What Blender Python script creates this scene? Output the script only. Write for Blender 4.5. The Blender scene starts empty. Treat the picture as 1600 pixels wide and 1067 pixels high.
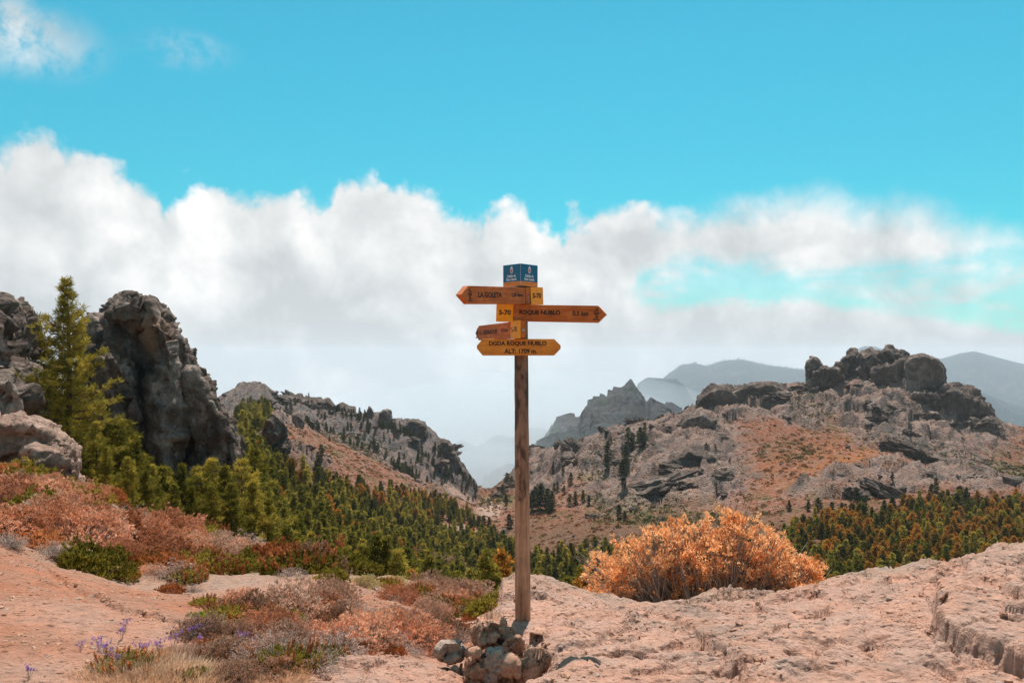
import bpy, bmesh, math, random
import numpy as np
from mathutils import Vector, Matrix

C = bpy.context.scene.collection
SC = bpy.context.scene
F = 1244.0          # focal length in photo pixels (1600 wide)
HZ = 565.0          # horizon row in the photo
PI = math.pi

# ------------------------------------------------------------------ camera
cam_d = bpy.data.cameras.new('camera')
cam_d.sensor_width = 36.0
cam_d.lens = F / 1600 * 36
cam_d.shift_y = (HZ - 533.5) / 1600
cam_d.clip_start = 0.05
cam_d.clip_end = 60000
cam = bpy.data.objects.new('camera', cam_d)
cam.location = (0, 0, 0)
cam.rotation_euler = (math.radians(90), 0, 0)
C.objects.link(cam)
SC.camera = cam

# ------------------------------------------------------------------ light
SUN_EL, SUN_AZ = math.radians(66), math.radians(9)      # azimuth clockwise from +Y
sd = bpy.data.lights.new('sun', 'SUN')
sd.energy = 5.0
sd.angle = math.radians(0.53)
sd.color = (1.0, 0.965, 0.93)
sun = bpy.data.objects.new('sun', sd)
dirv = Vector((math.sin(SUN_AZ) * math.cos(SUN_EL), math.cos(SUN_AZ) * math.cos(SUN_EL), math.sin(SUN_EL)))
sun.rotation_euler = dirv.to_track_quat('Z', 'Y').to_euler()
sun.location = (0, 0, 50)
C.objects.link(sun)

SC.view_settings.view_transform = 'Standard'
SC.view_settings.look = 'None'
SC.view_settings.gamma = 1
SC.view_settings.use_curve_mapping = False
SC.view_settings.exposure = 0.38
SC.render.engine = 'CYCLES'
SC.cycles.use_denoising = True
SC.cycles.max_bounces = 6
SC.cycles.diffuse_bounces = 3
SC.cycles.glossy_bounces = 2
SC.cycles.transmission_bounces = 3
SC.cycles.volume_bounces = 1
SC.cycles.transparent_max_bounces = 8


# ------------------------------------------------------------------ node helpers
class NT:
    def __init__(s, tree):
        s.t = tree; s.n = tree.nodes; s.l = tree.links

    def new(s, typ, **kw):
        nd = s.n.new(typ)
        for k, v in kw.items():
            setattr(nd, k, v)
        return nd

    def put(s, sock, v):
        if v is None:
            return
        if isinstance(v, (int, float)):
            sock.default_value = v
        elif isinstance(v, (tuple, list)):
            if len(v) == 3 and sock.type == 'RGBA':
                v = (*v, 1)
            sock.default_value = v
        else:
            s.l.new(v, sock)

    def m(s, op, a, b=None, c=None, clamp=False):
        nd = s.new('ShaderNodeMath', operation=op, use_clamp=clamp)
        s.put(nd.inputs[0], a); s.put(nd.inputs[1], b); s.put(nd.inputs[2], c)
        return nd.outputs[0]

    def vm(s, op, a, b=None):
        nd = s.new('ShaderNodeVectorMath', operation=op)
        s.put(nd.inputs[0], a); s.put(nd.inputs[1], b)
        return nd.outputs[0]

    def noise(s, vec, scale, detail=4, rough=0.5, dist=0.0, color=False):
        nd = s.new('ShaderNodeTexNoise')
        s.put(nd.inputs['Vector'], vec)
        nd.inputs['Scale'].default_value = scale
        nd.inputs['Detail'].default_value = detail
        nd.inputs['Roughness'].default_value = rough
        nd.inputs['Distortion'].default_value = dist
        return nd.outputs['Color' if color else 'Fac']

    def voro(s, vec, scale, feature='F1', out='Distance', rnd=1.0):
        nd = s.new('ShaderNodeTexVoronoi', feature=feature)
        s.put(nd.inputs['Vector'], vec)
        nd.inputs['Scale'].default_value = scale
        nd.inputs['Randomness'].default_value = rnd
        return nd.outputs[out]

    def mix(s, f, a, b, mode='MIX'):
        nd = s.new('ShaderNodeMix', data_type='RGBA', blend_type=mode)
        s.put(nd.inputs[0], f); s.put(nd.inputs[6], a); s.put(nd.inputs[7], b)
        return nd.outputs[2]

    def ss(s, x, lo, hi, tolo=0.0, tohi=1.0):
        nd = s.new('ShaderNodeMapRange', interpolation_type='SMOOTHSTEP')
        s.put(nd.inputs['Value'], x)
        s.put(nd.inputs['From Min'], lo); s.put(nd.inputs['From Max'], hi)
        s.put(nd.inputs['To Min'], tolo); s.put(nd.inputs['To Max'], tohi)
        return nd.outputs[0]

    def ramp(s, x, stops):
        nd = s.new('ShaderNodeValToRGB')
        cr = nd.color_ramp
        while len(cr.elements) < len(stops):
            cr.elements.new(0.5)
        for e, (p, c) in zip(cr.elements, stops):
            e.position = p; e.color = (*c, 1)
        s.put(nd.inputs[0], x)
        return nd.outputs[0]

    def bump(s, h, strength, dist, normal=None):
        nd = s.new('ShaderNodeBump')
        nd.inputs['Strength'].default_value = strength
        nd.inputs['Distance'].default_value = dist
        s.put(nd.inputs['Height'], h)
        if normal is not None:
            s.put(nd.inputs['Normal'], normal)
        return nd.outputs[0]

    def curve(s, x, pts):
        nd = s.new('ShaderNodeFloatCurve')
        cu = nd.mapping.curves[0]
        cu.points[0].location = pts[0]
        cu.points[1].location = pts[-1]
        for p in pts[1:-1]:
            cu.points.new(*p)
        nd.mapping.use_clip = False
        nd.mapping.update()
        s.put(nd.inputs['Value'], x)
        return nd.outputs[0]


def new_mat(name, rough=0.9, spec=0.2):
    m = bpy.data.materials.new(name)
    m.use_nodes = True
    b = m.node_tree.nodes['Principled BSDF']
    b.inputs['Roughness'].default_value = rough
    b.inputs['Specular IOR Level'].default_value = spec
    return m, NT(m.node_tree), b


# ------------------------------------------------------------------ world : clear sky over a bank of cloud
w = bpy.data.worlds.new('World')
SC.world = w
w.use_nodes = True
w.node_tree.nodes.clear()
k = NT(w.node_tree)
tc = k.new('ShaderNodeTexCoord').outputs['Generated']
sep = k.new('ShaderNodeSeparateXYZ'); k.l.new(tc, sep.inputs[0])
dx, dy, dz = sep.outputs
az = k.m('ARCTAN2', dx, dy)
hyp = k.m('SQRT', k.m('ADD', k.m('MULTIPLY', dx, dx), k.m('MULTIPLY', dy, dy)))
elv = k.m('DIVIDE', dz, k.m('MAXIMUM', hyp, 0.02))
sky = k.new('ShaderNodeTexSky', sky_type='NISHITA')
sky.sun_disc = False
sky.sun_elevation = SUN_EL
sky.sun_rotation = SUN_AZ
sky.altitude = 1700
sky.air_density = 1.0
sky.dust_density = 0.4
sky.ozone_density = 1.0
# the photograph's cyan rendering of the blue
skyc = k.mix(1.0, sky.outputs[0], (0.205, 1.22, 1.03), 'MULTIPLY')
skyc = k.mix(1.0, skyc, k.ss(elv, 0.0, 0.42, 0.74, 1.0), 'MULTIPLY')
AZR = 0.62


def az_of(px):
    return math.atan((px - 800) / F)


def skycurve(pts):
    out = []
    for px, py in pts:
        a = az_of(px)
        out.append(((a + AZR) / (2 * AZR), ((HZ - py) / F * math.cos(a)) / 0.5 + 0.2))
    out = [(0.0, out[0][1])] + [p for p in out if 0.001 < p[0] < 0.999] + [(1.0, out[-1][1])]
    return out


warp = k.noise(tc, 9.0, 5, 0.6, color=True)
wsep = k.new('ShaderNodeSeparateXYZ'); k.l.new(warp, wsep.inputs[0])
az_w = k.m('ADD', az, k.m('MULTIPLY', k.m('SUBTRACT', wsep.outputs[0], 0.5), 0.035))
t_az = k.m('DIVIDE', k.m('ADD', az_w, AZR), 2 * AZR, clamp=True)


def outline(pts):
    v = k.curve(t_az, skycurve(pts))
    return k.m('MULTIPLY', k.m('SUBTRACT', v, 0.2), 0.5)


top1 = outline([(-120, 235), (0, 216), (45, 206), (100, 210), (150, 236), (200, 262), (240, 276), (285, 292), (300, 276),
                (350, 268), (400, 280), (450, 284), (482, 296), (505, 312), (525, 280), (570, 262), (620, 262), (655, 282),
                (700, 306), (735, 316), (770, 312), (800, 310), (840, 322), (880, 332), (900, 306), (935, 320), (1000, 318),
                (1050, 322), (1100, 316), (1180, 308), (1250, 298), (1310, 300), (1345, 312), (1420, 314), (1500, 334), (1560, 342),
                (1620, 360), (1750, 365)])
gtop = outline([(900, 466), (985, 458), (1005, 428), (1050, 417), (1150, 414), (1300, 418), (1400, 408), (1500, 398), (1600, 372), (1750, 372)])
gbot = outline([(900, 466), (985, 462), (1005, 474), (1050, 479), (1110, 476), (1150, 484), (1230, 476), (1300, 480), (1380, 492), (1450, 500), (1520, 512), (1600, 520), (1750, 520)])
n_big = k.noise(tc, 7.0, 8, 0.55, 0.3)
n_mid = k.noise(tc, 22.0, 8, 0.6, 0.4)
n_fine = k.noise(tc, 60.0, 6, 0.6, 0.2)
def puffs(scale):
    nd = k.new('ShaderNodeTexVoronoi', feature='F1')
    k.l.new(k.vm('ADD', tc, k.vm('MULTIPLY', warp, (0.10, 0.10, 0.10))), nd.inputs['Vector'])
    nd.inputs['Scale'].default_value = scale; nd.inputs['Detail'].default_value = 2.0; nd.inputs['Roughness'].default_value = 0.55
    return k.m('SUBTRACT', 0.66, nd.outputs['Distance'])
puff = puffs(13.0)
edge = k.m('ADD', k.m('ADD', k.m('ADD', k.m('MULTIPLY', k.m('SUBTRACT', n_big, 0.5), 0.030), k.m('MULTIPLY', k.m('MULTIPLY', puff, k.ss(az, 0.05, 0.35, 1.0, 0.15)), 0.045)), k.m('MULTIPLY', k.m('SUBTRACT', n_mid, 0.5), 0.042)),
           k.m('MULTIPLY', k.m('SUBTRACT', n_fine, 0.5), 0.014))
d1 = k.m('ADD', k.m('SUBTRACT', top1, elv), edge)
soft = k.ss(az, 0.05, 0.5, 0.019, 0.048)
m1 = k.ss(k.m('DIVIDE', d1, soft), -0.4, 1.0)
gt = k.ss(k.m('ADD', k.m('SUBTRACT', elv, gtop), k.m('MULTIPLY', edge, 0.9)), -0.016, 0.012)
gb = k.ss(k.m('ADD', k.m('SUBTRACT', gbot, elv), k.m('MULTIPLY', edge, 0.6)), -0.012, 0.006)
gap = k.m('MULTIPLY', k.m('SUBTRACT', 1.0, gt), k.m('SUBTRACT', 1.0, gb))
strv = k.new('ShaderNodeMapping'); k.l.new(tc, strv.inputs[0]); strv.inputs['Scale'].default_value = (1, 1, 3.2)
n_wisp = k.noise(strv.outputs[0], 11.0, 7, 0.55, 0.5)
wis = k.ss(n_wisp, 0.44, 0.70, 0.0, 0.75)
gap = k.m('MULTIPLY', gap, k.m('SUBTRACT', 1.0, wis))
azfade = k.ss(az, 0.13, 0.17)
gap = k.m('MULTIPLY', gap, azfade)
alpha = k.m('MULTIPLY', m1, k.m('SUBTRACT', 1.0, k.m('MULTIPLY', gap, 0.62)))
# thin high wisps, top left
def blob(pa, pe, ra, re):
    a = k.m('DIVIDE', k.m('SUBTRACT', az, az_of(pa)), ra)
    e = k.m('DIVIDE', k.m('SUBTRACT', elv, (HZ - pe) / F * math.cos(az_of(pa))), re)
    r = k.m('SQRT', k.m('ADD', k.m('MULTIPLY', a, a), k.m('MULTIPLY', e, e)))
    return k.ss(r, 1.0, 0.1)
wb = k.m('ADD', k.m('MULTIPLY', blob(40, 62, 0.10, 0.055), 0.9), k.m('ADD', k.m('MULTIPLY', blob(285, 78, 0.075, 0.030), 0.5), k.m('MULTIPLY', blob(-10, 15, 0.07, 0.04), 0.6)))
wb = k.m('MULTIPLY', wb, k.ss(n_mid, 0.36, 0.62, 0.0, 0.75))
alpha = k.m('MAXIMUM', alpha, wb)
# unseen thin broken cloud added above the frame to whiten the cyan sky light
hi = k.m('MULTIPLY', k.ss(elv, 0.50, 0.95), k.ss(k.noise(tc, 3.0, 7, 0.6, 0.5), 0.40, 0.62, 0.0, 0.65))
alpha = k.m('MAXIMUM', alpha, hi)
# shade of the bank: bright billows on top, soft grey below, from the lumps' own relief
n_sh = k.noise(tc, 4.2, 6, 0.5, 0.6)
n_s2 = k.noise(k.vm('ADD', tc, (0.02, 0.0, 0.035)), 7.0, 8, 0.55, 0.3)
relief = k.m('SUBTRACT', n_big, n_s2)
dep = k.m('ADD', k.ss(d1, 0.0, 0.20), k.m('MULTIPLY', k.ss(elv, 0.11, 0.0), 0.12))
shade = k.m('ADD', k.m('MULTIPLY', relief, 2.6), k.m('MULTIPLY', k.m('SUBTRACT', n_sh, 0.5), 2.0))
shade = k.m('ADD', shade, k.m('SUBTRACT', 0.78, k.m('MULTIPLY', dep, 0.42)))
shade = k.m('ADD', shade, k.m('ADD', k.m('MULTIPLY', k.m('SUBTRACT', n_mid, 0.5), 0.45), k.m('MULTIPLY', puff, 0.55)), clamp=True)
shr = k.ss(az, 0.12, 0.30, 0.0, 0.10)
shade = k.m('SUBTRACT', shade, shr, clamp=True)
ccol = k.ramp(shade, [(0.0, (0.50, 0.525, 0.535)), (0.45, (0.63, 0.65, 0.655)), (1.0, (0.84, 0.835, 0.825))])
bg1 = k.new('ShaderNodeBackground'); k.l.new(skyc, bg1.inputs[0]); bg1.inputs[1].default_value = 0.105
bg2 = k.new('ShaderNodeBackground'); k.l.new(ccol, bg2.inputs[0]); bg2.inputs[1].default_value = 0.95
mx = k.new('ShaderNodeMixShader'); k.l.new(alpha, mx.inputs[0]); k.l.new(bg1.outputs[0], mx.inputs[1]); k.l.new(bg2.outputs[0], mx.inputs[2])
wo = k.new('ShaderNodeOutputWorld'); k.l.new(mx.outputs[0], wo.inputs[0])
w.cycles.sampling_method = 'MANUAL'
w.cycles.sample_map_resolution = 512


# ------------------------------------------------------------------ numpy noise
def _h(ix, iy, iz, seed):
    h = (ix.astype(np.uint32) * np.uint32(374761393)) ^ (iy.astype(np.uint32) * np.uint32(668265263)) ^ \
        (iz.astype(np.uint32) * np.uint32(2147483647 - 1013)) ^ np.uint32(seed * 1274126177 & 0xffffffff)
    h = (h ^ (h >> np.uint32(13))) * np.uint32(1274126177)
    h = (h ^ (h >> np.uint32(15))) * np.uint32(2246822519)
    return h ^ (h >> np.uint32(16))


_rg = np.random.RandomState(5)
_G = _rg.normal(size=(256, 3)); _G = (_G / np.linalg.norm(_G, axis=1)[:, None] * 1.5).astype(np.float32)


def gnoise(p, seed=0):
    p = p.astype(np.float32)
    i = np.floor(p).astype(np.int32); f = p - i
    u = f * f * f * (f * (f * 6 - 15) + 10)
    out = np.zeros(len(p), np.float32)
    for cx in (0, 1):
        wx = u[:, 0] if cx else 1 - u[:, 0]
        for cy in (0, 1):
            wy = wx * (u[:, 1] if cy else 1 - u[:, 1])
            for cz in (0, 1):
                wz = wy * (u[:, 2] if cz else 1 - u[:, 2])
                g = _G[_h(i[:, 0] + cx, i[:, 1] + cy, i[:, 2] + cz, seed) & np.uint32(255)]
                out += wz * (g[:, 0] * (f[:, 0] - cx) + g[:, 1] * (f[:, 1] - cy) + g[:, 2] * (f[:, 2] - cz))
    return out


def fbm(p, scale, octv, seed=0, rough=0.5, ridged=False):
    out = np.zeros(len(p), np.float32); a = 1.0; s = 0; q = p / scale
    for o in range(octv):
        n = gnoise(q + o * 17.3, seed + o)
        if ridged:
            n = 1 - 2 * np.abs(n)
        out += a * n; s += a
        a *= rough; q = q * 2.03
    return out / s


def facets(p, size, seed=0, tilt=0.8):
    """blocky rock: the nearest random cell's own tilted plane; returns (offset, distance to the cell border)"""
    q = (p / size).astype(np.float32)
    i = np.floor(q).astype(np.int32)
    b1 = np.full(len(q), 1e9, np.float32); b2 = b1.copy(); off = np.zeros(len(q), np.float32)
    for ax in (-1, 0, 1):
        for ay in (-1, 0, 1):
            for azz in (-1, 0, 1):
                cx, cy, cz = i[:, 0] + ax, i[:, 1] + ay, i[:, 2] + azz
                h = _h(cx, cy, cz, seed)
                jx = (h & 255) / 255.0; jy = ((h >> np.uint32(8)) & 255) / 255.0; jz = ((h >> np.uint32(16)) & 255) / 255.0
                ddx = q[:, 0] - cx - jx; ddy = q[:, 1] - cy - jy; ddz = q[:, 2] - cz - jz
                d = ddx * ddx + ddy * ddy + ddz * ddz
                g = _G[(h >> np.uint32(20)) & np.uint32(255)]
                o = (g[:, 0] * ddx + g[:, 1] * ddy + g[:, 2] * ddz) * tilt + ((h >> np.uint32(24)) / 255.0 - 0.5) * 0.5
                c = d < b1
                b2 = np.where(c, b1, np.minimum(b2, d))
                off = np.where(c, o, off); b1 = np.where(c, d, b1)
    return (off * size).astype(np.float32), (np.sqrt(b2) - np.sqrt(b1)) * size


def sstep(x, a, b):
    t = np.clip((x - a) / (b - a), 0, 1)
    return t * t * (3 - 2 * t)


# ------------------------------------------------------------------ mesh helpers
def np_mesh(name, V, Fc, smooth=True, mats=(), mat_idx=None):
    """V (n,3); Fc (m,3) or (m,4)"""
    me = bpy.data.meshes.new(name)
    V = np.asarray(V, np.float32); Fc = np.asarray(Fc, np.int32)
    nv, (nf, kk) = len(V), Fc.shape
    me.vertices.add(nv); me.vertices.foreach_set('co', V.ravel())
    me.loops.add(nf * kk); me.loops.foreach_set('vertex_index', Fc.ravel())
    me.polygons.add(nf)
    me.polygons.foreach_set('loop_start', np.arange(0, nf * kk, kk, dtype=np.int32))
    me.polygons.foreach_set('loop_total', np.full(nf, kk, np.int32))
    for m in mats:
        me.materials.append(m)
    if mat_idx is not None:
        me.polygons.foreach_set('material_index', np.asarray(mat_idx, np.int32))
    me.update(calc_edges=True)
    me.polygons.foreach_set('use_smooth', np.full(nf, smooth, bool))
    return me


def link(name, me, parent=None, loc=None, **props):
    o = bpy.data.objects.new(name, me)
    C.objects.link(o)
    if parent is not None:
        o.parent = parent
    if loc is not None:
        o.location = loc
    for a, b in props.items():
        o[a] = b
    return o


def set_col(me, name, col):
    at = me.color_attributes.new(name, 'FLOAT_COLOR', 'POINT')
    c = np.ones((len(col), 4), np.float32); c[:, :3] = col
    at.data.foreach_set('color', c.ravel())


# ------------------------------------------------------------------ materials for terrain and rock
def terrain_mat(name, fine, bump_s, bump_d, var=0.25, warm=(1, 1, 1), b2=None):
    m, n, b = new_mat(name, 0.95, 0.12)
    pos = n.new('ShaderNodeNewGeometry').outputs['Position']
    col = n.new('ShaderNodeVertexColor', layer_name='col').outputs[0]
    a = n.noise(pos, fine, 8, 0.65, 0.2)
    c2 = n.noise(pos, fine * 5.3, 6, 0.6)
    v = n.m('ADD', n.m('MULTIPLY', n.m('SUBTRACT', a, 0.5), var * 3), n.m('ADD', n.m('MULTIPLY', n.m('SUBTRACT', c2, 0.5), var * 2), 1.0))
    col = n.mix(1.0, col, v, 'MULTIPLY')
    # faint hue drift between pinker and greyer patches of ground
    hue = n.ss(n.noise(pos, fine * 0.35, 5, 0.6), 0.35, 0.65)
    col = n.mix(1.0, col, n.mix(hue, (1.06, 0.97, 0.92), (0.94, 1.0, 1.04)), 'MULTIPLY')
    n.l.new(col, b.inputs['Base Color'])
    h = n.m('ADD', n.m('MULTIPLY', a, 1.0), n.m('MULTIPLY', c2, 0.35))
    vo = n.voro(n.vm('ADD', pos, n.vm('MULTIPLY', n.noise(pos, fine * 2, 3, 0.5, color=True), (0.3 / fine,) * 3)), fine * 1.7, 'F1')
    h = n.m('ADD', h, n.m('MULTIPLY', n.ss(vo, 0.0, 0.5), -0.45))
    n.l.new(n.bump(h, bump_s, bump_d), b.inputs['Normal'])
    return m


M_ground = terrain_mat('ground_soil', 9.0, 1.0, 0.055, 0.32)
M_hill = terrain_mat('hill_rock_and_scrub', 0.45, 1.0, 1.9, 0.40)
M_far = terrain_mat('far_mountain', 0.03, 0.8, 14.0, 0.30)


def rock_mat(name, c0, c1, c2, scale, bd, stain=None, streak=0.35):
    """c0 dark, c1 mean, c2 pale; scale = detail frequency"""
    m, n, b = new_mat(name, 0.92, 0.15)
    pos = n.new('ShaderNodeNewGeometry').outputs['Position']
    a = n.noise(pos, scale, 9, 0.68, 0.3)
    st = n.new('ShaderNodeMapping'); n.l.new(pos, st.inputs[0]); st.inputs['Scale'].default_value = (1, 1, streak)
    s = n.noise(st.outputs[0], scale * 0.5, 7, 0.6, 0.5)
    v = n.m('ADD', n.m('MULTIPLY', a, 0.6), n.m('MULTIPLY', s, 0.4))
    col = n.ramp(v, [(0.34, c0), (0.5, c1), (0.66, c2)])
    f = n.noise(pos, scale * 7, 5, 0.65)
    col = n.mix(1.0, col, n.ss(f, 0.3, 0.7, 0.78, 1.2), 'MULTIPLY')
    if stain:
        (sx, sy, sz), rad, scol = stain
        dd = n.vm('SUBTRACT', pos, (sx, sy, sz))
        ln = n.new('ShaderNodeVectorMath', operation='LENGTH'); n.l.new(dd, ln.inputs[0])
        sf = n.ss(n.m('ADD', n.m('DIVIDE', ln.outputs['Value'], rad), n.m('MULTIPLY', n.m('SUBTRACT', s, 0.5), 1.5)), 1.2, 0.3, 0, 0.85)
        col = n.mix(sf, col, scol)
    n.l.new(col, b.inputs['Base Color'])
    pit = n.voro(pos, scale * 3.1, 'F1')
    h = n.m('ADD', n.m('ADD', a, n.m('MULTIPLY', s, 0.5)), n.m('MULTIPLY', n.ss(pit, 0.0, 0.45), 0.22))
    n.l.new(n.bump(h, 1.0, bd), b.inputs['Normal'])
    return m


# ------------------------------------------------------------------ terrain : curves of (px, photo row, distance), lofted
CUR = [
    ('zero', [(-300, None, -1.66, .6), (1900, None, -1.66, .6)]),
    ('A', [(-300, 1095, 3.3), (0, 1095, 3.4), (300, 1095, 3.6), (500, 1095, 3.75), (700, 1095, 3.85), (735, 1095, 3.95), (790, 1095, 3.95), (825, 1095, 3.6), (1000, 1095, 3.55), (1200, 1095, 3.5), (1600, 1095, 3.35), (1900, 1095, 3.3)]),
    ('B', [(-300, 930, 5.0), (0, 958, 5.0), (100, 962, 5.1), (200, 965, 5.2), (300, 962, 5.4), (400, 972, 5.4), (500, 990, 5.2), (560, 1000, 5.0), (600, 1004, 5.0), (680, 1022, 4.9), (735, 1030, 4.85), (755, 1006, 4.9), (775, 978, 5.0), (800, 968, 5.1), (817, 963, 5.2), (850, 966, 5.15), (900, 975, 5.0), (1000, 1000, 4.6), (1200, 1000, 4.6), (1400, 985, 4.5), (1600, 955, 4.5), (1900, 930, 4.5)]),
    ('C', [(-300, 770, 9.5), (0, 838, 8.5), (100, 885, 8.0), (200, 915, 7.8), (300, 925, 7.8), (400, 912, 8.5), (500, 896, 9.5), (560, 905, 9.2), (600, 925, 8.8), (700, 955, 8.0), (755, 960, 7.5), (772, 940, 6.6), (785, 914, 6.2), (812, 902, 6.25), (850, 902, 6.3), (900, 922, 6.4), (950, 941, 6.45), (1000, 948, 6.5), (1100, 947, 6.5), (1200, 937, 6.6), (1270, 928, 6.6), (1300, 905, 6.9), (1340, 895, 7.0), (1400, 891, 7.2), (1500, 881, 7.3), (1550, 863, 7.4), (1600, 849, 7.5), (1900, 815, 7.5)]),
    ('D', [(-300, 640, 24), (0, 722, 19), (60, 745, 18), (120, 768, 17), (200, 812, 16), (300, 852, 16), (400, 872, 16), (500, 888, 16), (600, 908, 15.5), (700, 930, 14), (760, 955, 11.5), (785, 970, 9.6), (850, 978, 9.5), (1000, 985, 10), (1100, 985, 10), (1280, 975, 10.5), (1400, 960, 11), (1600, 930, 12), (1900, 900, 12)]),
    ('E', [(-300, 620, 45), (0, 690, 34), (60, 712, 34), (120, 745, 36), (200, 800, 38), (300, 865, 42), (400, 895, 48), (500, 925, 50), (700, 965, 50), (800, 985, 50), (1000, 1010, 50), (1600, 1010, 50), (1900, 980, 50)]),
    ('F', [(-300, 610, 75), (0, 680, 58), (60, 690, 60), (120, 712, 64), (200, 752, 75), (300, 805, 95), (400, 838, 110), (500, 872, 130), (600, 897, 165), (700, 908, 200), (800, 918, 220), (900, 918, 220), (1000, 910, 220), (1200, 905, 210), (1300, 900, 210), (1500, 893, 220), (1600, 888, 220), (1900, 880, 220)]),
    ('G', [(-300, 600, 110), (0, 665, 90), (100, 700, 100), (200, 718, 120), (300, 725, 150), (380, 718, 190), (450, 745, 230), (520, 768, 280), (600, 792, 330), (680, 815, 370), (740, 832, 380), (800, 828, 380), (850, 820, 370), (900, 815, 360), (1000, 815, 340), (1200, 810, 320), (1300, 802, 320), (1400, 792, 330), (1500, 785, 345), (1600, 780, 355), (1900, 780, 360)]),
    ('H', [(-300, 600, 160), (0, 660, 140), (150, 690, 160), (300, 700, 260), (345, 678, 330), (380, 664, 380), (410, 652, 420), (432, 647, 430), (480, 668, 440), (520, 690, 450), (570, 712, 460), (620, 736, 470), (680, 762, 480), (740, 790, 490), (780, 782, 500), (830, 760, 480), (880, 745, 460), (950, 735, 450), (1000, 730, 440), (1100, 720, 440), (1200, 708, 450), (1300, 702, 450), (1400, 700, 460), (1500, 716, 470), (1600, 735, 480), (1900, 740, 480)]),
    ('I', [(-300, 610, 260), (0, 665, 240), (200, 690, 300), (300, 690, 400), (345, 680, 430), (380, 675, 460), (430, 672, 480), (480, 682, 490), (520, 700, 500), (570, 718, 505), (620, 740, 510), (680, 768, 520), (740, 800, 540), (780, 778, 600), (830, 735, 560), (880, 715, 520), (950, 692, 510), (1000, 685, 500), (1060, 674, 500), (1100, 664, 510), (1200, 650, 520), (1300, 645, 525), (1400, 648, 525), (1500, 675, 520), (1600, 702, 520), (1900, 710, 520)]),
    ('J', [(-300, 600, 400), (0, 640, 400), (200, 640, 500), (300, 640, 600), (345, 622, 620), (360, 612, 620), (378, 605, 620), (400, 600, 620), (412, 603, 620), (425, 613, 625), (440, 624, 630), (470, 622, 640), (500, 632, 640), (520, 633, 640), (560, 643, 640), (600, 650, 640), (650, 658, 640), (670, 671, 630), (690, 687, 620), (710, 710, 610), (730, 742, 600), (745, 766, 600), (770, 762, 760), (800, 737, 720), (830, 708, 650), (860, 704, 620), (900, 694, 600), (960, 669, 600), (1000, 661, 600), (1060, 652, 600), (1085, 637, 600), (1110, 611, 600), (1140, 606, 600), (1180, 600, 600), (1258, 599, 600), (1300, 590, 600), (1330, 575, 600), (1360, 562, 600), (1392, 553, 600), (1440, 565, 600), (1478, 602, 600), (1520, 618, 600), (1545, 645, 600), (1565, 662, 600), (1600, 668, 620), (1900, 690, 620)]),
    ('K', [(-300, 700, 900), (0, 720, 900), (400, 720, 950), (740, 800, 1000), (800, 765, 1000), (860, 740, 900), (1000, 720, 850), (1200, 700, 900), (1600, 710, 900), (1900, 720, 900)]),
    ('L', [(-300, 760, 1690), (600, 765, 1690), (740, 775, 1625), (780, 745, 1560), (800, 730, 1560), (830, 700, 1534), (850, 686, 1521), (862, 672, 1508), (885, 661, 1495), (905, 656, 1495), (916, 634, 1495), (940, 622, 1495), (965, 616, 1495), (976, 612, 1495), (986, 605, 1495), (996, 615, 1495), (1010, 638, 1495), (1018, 628, 1495), (1035, 632, 1495), (1050, 640, 1495), (1064, 650, 1495), (1100, 665, 1495), (1200, 690, 1560), (1600, 690, 1690), (1900, 700, 1690)]),
    ('M', [(-300, 900, 2430), (700, 880, 2430), (800, 800, 2295), (1000, 760, 2295), (1600, 740, 2430), (1900, 740, 2430)]),
    ('N', [(-300, 950, 2990), (600, 800, 3120), (690, 705, 3120), (720, 692, 3120), (745, 700, 3120), (775, 686, 3120), (800, 690, 3120), (840, 676, 3120), (880, 680, 3120), (1000, 690, 3120), (1600, 690, 3250), (1900, 700, 3250)]),
    ('O', [(-300, 1000, 5280), (700, 940, 5440), (900, 800, 5600), (960, 690, 5600), (985, 625, 5600), (998, 598, 5600), (1012, 591, 5600), (1040, 593, 5600), (1056, 592, 5600), (1068, 602, 5600), (1085, 628, 5600), (1110, 652, 5600), (1200, 640, 5600), (1400, 640, 5600), (1470, 598, 5600), (1500, 600, 5760), (1540, 616, 5760), (1600, 640, 5760), (1900, 660, 5760)]),
    ('P', [(-300, 1050, 6720), (900, 850, 6720), (1000, 660, 6720), (1600, 640, 6880), (1900, 650, 6880)]),
    ('Q', [(-300, 1000, 8840), (800, 960, 8840), (900, 880, 8840), (985, 680, 8840), (1020, 605, 8840), (1045, 584, 8840), (1066, 570, 8840), (1085, 568, 8840), (1105, 572, 8840), (1130, 564, 8840), (1160, 562, 8840), (1200, 571, 8840), (1255, 578, 8840), (1300, 574, 9180), (1330, 550, 9520), (1350, 541, 9520), (1368, 542, 9520), (1392, 550, 9520), (1430, 557, 9520), (1470, 561, 9520), (1500, 552, 9520), (1522, 549, 9520), (1560, 559, 9520), (1600, 569, 9520), (1700, 585, 9520), (1900, 610, 9520)]),
    ('R', [(-300, None, -1700, 10400), (1900, None, -1700, 10400)]),
]
ROWS = [16, 120, 88, 62, 14, 26, 62, 62, 44, 66, 10, 44, 8, 16, 22, 6, 30, 8]
px_in = np.arange(-60, 1661, 1.75)
az_in = np.arctan((px_in - 800) / F)
azL = np.linspace(-PI, az_in[0], 90)[:-1]; azR = np.linspace(az_in[-1], PI, 90)[1:]
AZ = np.concatenate([azL, az_in, azR])          # first and last column coincide (+-180 deg)
NC = len(AZ)
LIM = math.radians(46)
azc = np.clip(AZ, -LIM, LIM)
PXC = 800 + F * np.tan(azc)
K = len(CUR)
Yk = np.zeros((K, NC)); Zk = np.zeros((K, NC))
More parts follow.
